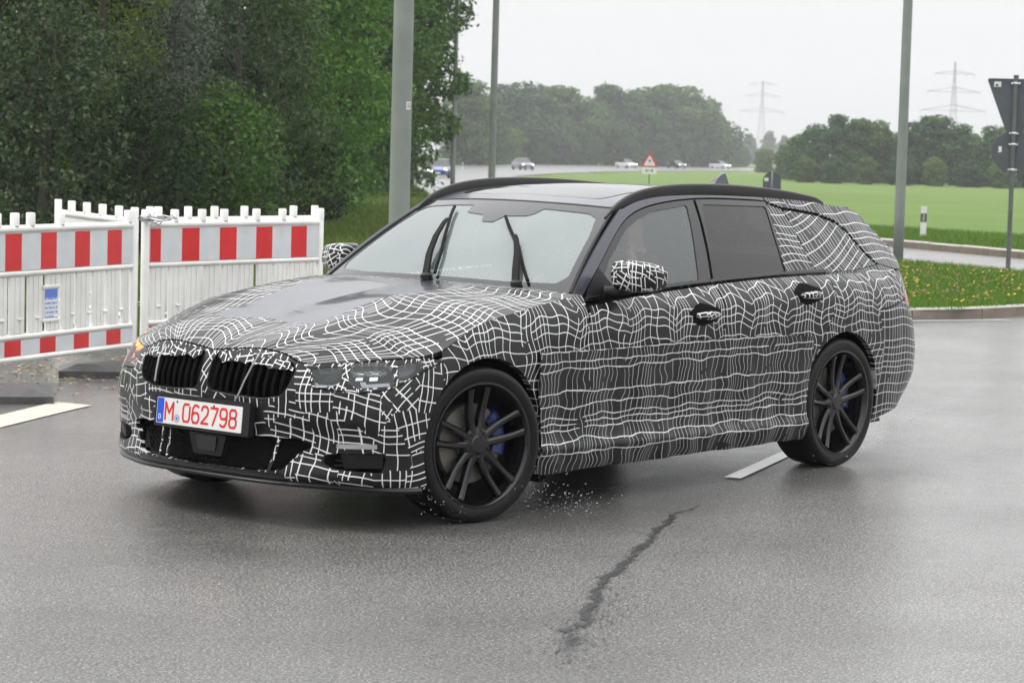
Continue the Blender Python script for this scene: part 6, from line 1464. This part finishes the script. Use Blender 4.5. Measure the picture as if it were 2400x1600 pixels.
M['flower'] = plain('yellow_petals', (.62, .40, .02), .6, var=.2); M['dryleaf'] = plain('dry_leaf', (.34, .24, .13), .6, var=.4, vscale=20); M['seed'] = plain('brown_seed_heads', (.20, .10, .06), .8, var=.3)
mb = MB(); P = scatter(isl_v, 220, 21)
for x, y in P:
    s = rng.uniform(.012, .024); z = .10+rng.uniform(.03, .09); mb.add([(x+s*cos(a), y+s*sin(a), z+.3*s*sin(2*a)) for a in np.linspace(0, 2*pi, 8)[:-1]]+[(x, y, z+s*.5)], [(i, (i+1) % 7, 7) for i in range(7)])
o = mb.build('flowers', M['flower']); o['kind'] = 'stuff'; o['label'] = 'small yellow flowers dotted over the grass island'; o['category'] = 'flowers'
mb = MB()
for x, y in scatter(isl_v, 300, 22):
    s = rng.uniform(.010, .02); z = .10+rng.uniform(.04, .11); mb.add([(x+s*cos(a), y+s*sin(a), z) for a in np.linspace(0, 2*pi, 6)[:-1]]+[(x, y, z+s)], [(i, (i+1) % 5, 5) for i in range(5)])
o = mb.build('seed_heads', M['seed']); o['kind'] = 'stuff'; o['label'] = 'brown withered seed heads among the island grass'; o['category'] = 'plants'
mb = MB()
for i in range(420):
    px = rng.normal(170, 120); py = 868+rng.normal(0, 16)+(px-170)*-.06+(rng.random() < .25)*rng.uniform(0, 50); c = gp(min(px, 330), max(836, py)); s = rng.uniform(.008, .028); a0 = rng.uniform(0, 6.3)
    V = [(c[0]+s*k*cos(a0+a), c[1]+s*k*sin(a0+a), .006+rng.uniform(0, .012)) for a, k in ((0, 1), (1.3, .5), (pi, 1), (4.9, .5))]; mb.add(V, [(0, 1, 2, 3)])
o = mb.build('leaf_litter', M['dryleaf']); o['kind'] = 'stuff'; o['label'] = 'dry leaf litter washed along the foot of the barriers'; o['category'] = 'litter'
# water thrown up by the tyres
m, nt_, bs = new_mat('water'); setp(bs, Base_Color=(.9, .92, .93, 1), Roughness=.06, Transmission_Weight=.9, IOR=1.33); M['water'] = m
def drops(cs, n, sp, label):
    mb = MB(); o8 = [(1, 0, 0), (-1, 0, 0), (0, 1, 0), (0, -1, 0), (0, 0, 1), (0, 0, -1)]; f8 = [(0, 2, 4), (2, 1, 4), (1, 3, 4), (3, 0, 4), (2, 0, 5), (1, 2, 5), (3, 1, 5), (0, 3, 5)]
    for i in range(n):
        c = np.array(cs[rng.integers(len(cs))])+rng.normal(0, 1, 3)*sp; c[2] = abs(c[2])+.004; s = rng.uniform(.0012, .0036)*(1 if rng.random() < .85 else 1.7)
        mb.add([c+np.array(q)*s*[1.4, 1, .9] for q in o8], f8)
    o = mb.build('water_drops', M['water'], smooth=True); o['kind'] = 'stuff'; o['label'] = label; o['category'] = 'spray'
drops([(-.38, .93, .06), (-.45, .97, .03), (-.55, 1.0, .02), (-.30, .95, .12)], 210, (.11, .05, .04), 'drops of water thrown up behind the front tyre')
drops([(.33, .86, .14), (.25, .93, .06)], 45, (.06, .05, .03), 'drops of water in front of the front tyre')
drops([(-3.25, .9, .05), (-3.35, .95, .03), (-2.6, 1.02, .02), (-2.0, 1.05, .02)], 110, (.22, .08, .03), 'drops of water round the rear tyre')

# films of water dragged along by the tyres
m = bpy.data.materials.new('water_film'); m.use_nodes = True; nt_ = m.node_tree; nt_.nodes.clear(); o_ = N(nt_, 'ShaderNodeOutputMaterial'); gl_ = N(nt_, 'ShaderNodeBsdfGlossy'); gl_.inputs['Roughness'].default_value = .16; gl_.inputs['Color'].default_value = (.92, .94, .95, 1)
tr_ = N(nt_, 'ShaderNodeBsdfTransparent'); mx_ = N(nt_, 'ShaderNodeMixShader'); uv = N(nt_, 'ShaderNodeUVMap', uv_map='len'); s_ = N(nt_, 'ShaderNodeSeparateXYZ'); nt_.links.new(uv.outputs[0], s_.inputs[0]); tc = N(nt_, 'ShaderNodeTexCoord'); n_ = noise(nt_, tc.outputs['Object'], 26, 3, .7)
e_ = math_(nt_, 'SUBTRACT', 1, math_(nt_, 'ABSOLUTE', math_(nt_, 'MULTIPLY_ADD', s_.outputs[0], 2, -1))); k_ = math_(nt_, 'MULTIPLY', math_(nt_, 'MULTIPLY_ADD', n_.outputs['Fac'], 2.2, -.75, True), math_(nt_, 'MULTIPLY', e_, .55))
k_ = math_(nt_, 'MULTIPLY', k_, math_(nt_, 'MULTIPLY', math_(nt_, 'MULTIPLY', s_.outputs[1], 6, clamp=True), math_(nt_, 'MULTIPLY', math_(nt_, 'SUBTRACT', 1, s_.outputs[1]), 2.5, clamp=True)))
nt_.links.new(k_, mx_.inputs[0]); nt_.links.new(tr_.outputs[0], mx_.inputs[1]); nt_.links.new(gl_.outputs[0], mx_.inputs[2]); nt_.links.new(mx_.outputs[0], o_.inputs['Surface']); M['film'] = m
for pts, wd in (([(1985, 1082), (2040, 1035), (2120, 985), (2230, 938), (2420, 893)], [.10, .16, .20, .24, .26]), ([(1150, 1216), (1230, 1196), (1340, 1165), (1470, 1128), (1600, 1094)], [.06, .11, .13, .12, .08])):
    mark('water_film', seam_mesh(pts, wd, .0065, 'water_film', M['film'], 60))

# ------------------------------------------------------------------ driver behind the side window
def skin_body(name, pts, edges, rad, root=0, sub=2):
    me = bpy.data.meshes.new(name); me.from_pydata(pts, edges, []); o = bpy.data.objects.new(name+'_tmp', me); COL.objects.link(o)
    sk = o.modifiers.new('s', 'SKIN'); sk.use_smooth_shade = True; sb = o.modifiers.new('b', 'SUBSURF'); sb.levels = sub; sb.render_levels = sub
    if not me.skin_vertices: me.attributes.new('skin', 'FLOAT', 'POINT') if False else None
    for i, r in enumerate(rad): me.skin_vertices[0].data[i].radius = r if isinstance(r, tuple) else (r, r)
    me.skin_vertices[0].data[root].use_root = True
    dg = bpy.context.evaluated_depsgraph_get(); dg.update(); n = bpy.data.meshes.new_from_object(o.evaluated_get(dg)); bpy.data.objects.remove(o); n.name = name; return n
PX, PY = -1.66, .37
pts = [(.16, 0, .62), (.04, 0, .80), (-.04, 0, 1.00), (-.05, 0, 1.10), (-.03, 0, 1.17), (-.015, 0, 1.245), (-.015, 0, 1.315),
       (-.04, .17, 1.02), (.10, .25, .86), (.17, .17, 1.06), (.165, .14, 1.13),
       (-.04, -.17, 1.02), (.13, -.25, .84), (.42, -.18, .95), (.50, -.15, .97),
       (.20, .10, .60), (.58, .13, .66), (.78, .13, .36), (.20, -.10, .60), (.58, -.13, .66), (.78, -.13, .36)]
edg = [(0, 1), (1, 2), (2, 3), (3, 4), (4, 5), (5, 6), (2, 7), (7, 8), (8, 9), (9, 10), (2, 11), (11, 12), (12, 13), (13, 14), (0, 15), (15, 16), (16, 17), (0, 18), (18, 19), (19, 20)]
rad = [(.15, .13), (.15, .12), (.15, .11), .062, (.075, .085), (.078, .095), (.055, .07), .068, .050, .036, (.038, .022), .068, .050, .036, (.038, .022), .085, .06, .05, .085, .06, .05]
tips = [(.185, .165, 1.20), (.172, .148, 1.222), (.16, .130, 1.226), (.148, .112, 1.212), (.195, .175, 1.145)]
k = len(pts); pts += [tuple((np.array(pts[10])*.45+np.array(t)*.55)) for t in tips]+tips; edg += [(10, k+i) for i in range(5)]+[(k+i, k+5+i) for i in range(5)]; rad += [.0095]*5+[.008]*5
tips2 = [(.54, -.10, .985), (.555, -.11, .965), (.555, -.12, .945), (.545, -.13, .925), (.51, -.10, 1.0)]; k = len(pts)
pts += [tuple((np.array(pts[14])*.45+np.array(t)*.55)) for t in tips2]+tips2; edg += [(14, k+i) for i in range(5)]+[(k+i, k+5+i) for i in range(5)]; rad += [.0095]*5+[.008]*5
pts = [tuple(float(q) for q in p) for p in pts]
pm = skin_body('body', pts, edg, rad)
pm.materials.clear(); pm.materials.append(M['cloth']); pm.materials.append(M['skin'])
hand2 = np.array(pts[13]); mi = []
for f in pm.polygons:
    c = np.array(f.center); mi.append(1 if (c[2] > 1.105 and abs(c[1]) < .12 and c[0] < .12) or (c[1] > .08 and c[0] > .05 and c[2] > 1.03) or (c[0] > .425 and c[2] > .90) else 0)
pm.polygons.foreach_set('material_index', mi)
person = thing('person', 'driver in a dark jacket behind the front side window, one hand raised beside the face', 'person', (PX, PY, .32))
pm.transform(Matrix.Translation((0, 0, -.32))); obj('body', pm, person)
mb = MB(); V = []; K = 20
for i in range(9):
    ph = pi/2*i/8
    for j in range(K): V.append((-.028+.104*cos(ph)*cos(2*pi*j/K)-.02*(1-i/8), .088*cos(ph)*sin(2*pi*j/K), 1.265-.32+.098*sin(ph)-.03*(cos(2*pi*j/K) < -.2)*(i == 0)))
mb.add(V, [(i*K+j, i*K+(j+1) % K, (i+1)*K+(j+1) % K, (i+1)*K+j) for i in range(8) for j in range(K)]); mb.build('hair', M['cabin'], person, smooth=True)
mb = MB(); mb.tube([(.085, 0, 1.25-.32), (.105, 0, 1.225-.32), (.085, 0, 1.215-.32)], [.012, .016, .010], 8); mb.build('nose', M['skin'], person, smooth=True)

# ------------------------------------------------------------------ rain haze
def haze():
    a, b = -22, 1900; pts = []
    V = []
    for z in (-3.5, 75):
        for q, s in ((a, -60), (a, 60), (b, 700), (b, -700)):
            p = C0+_d*q+_r*s; V.append((p[0], p[1], z))
    me = build_mesh('haze', V, [(3, 2, 1, 0), (4, 5, 6, 7), (1, 5, 4, 0), (2, 6, 5, 1), (3, 7, 6, 2), (0, 4, 7, 3)], [], smooth=False)
    m = bpy.data.materials.new('haze_air'); m.use_nodes = True; nt = m.node_tree; nt.nodes.clear(); o = N(nt, 'ShaderNodeOutputMaterial'); v = N(nt, 'ShaderNodeVolumePrincipled')
    v.inputs['Color'].default_value = (.97, .985, 1, 1); v.inputs['Density'].default_value = HAZE; v.inputs['Anisotropy'].default_value = 0.0; nt.links.new(v.outputs[0], o.inputs['Volume']); me.materials.append(m)
    ob = obj('haze', me); ob['kind'] = 'stuff'; ob.display_type = 'WIRE'
HAZE = .00045
haze()
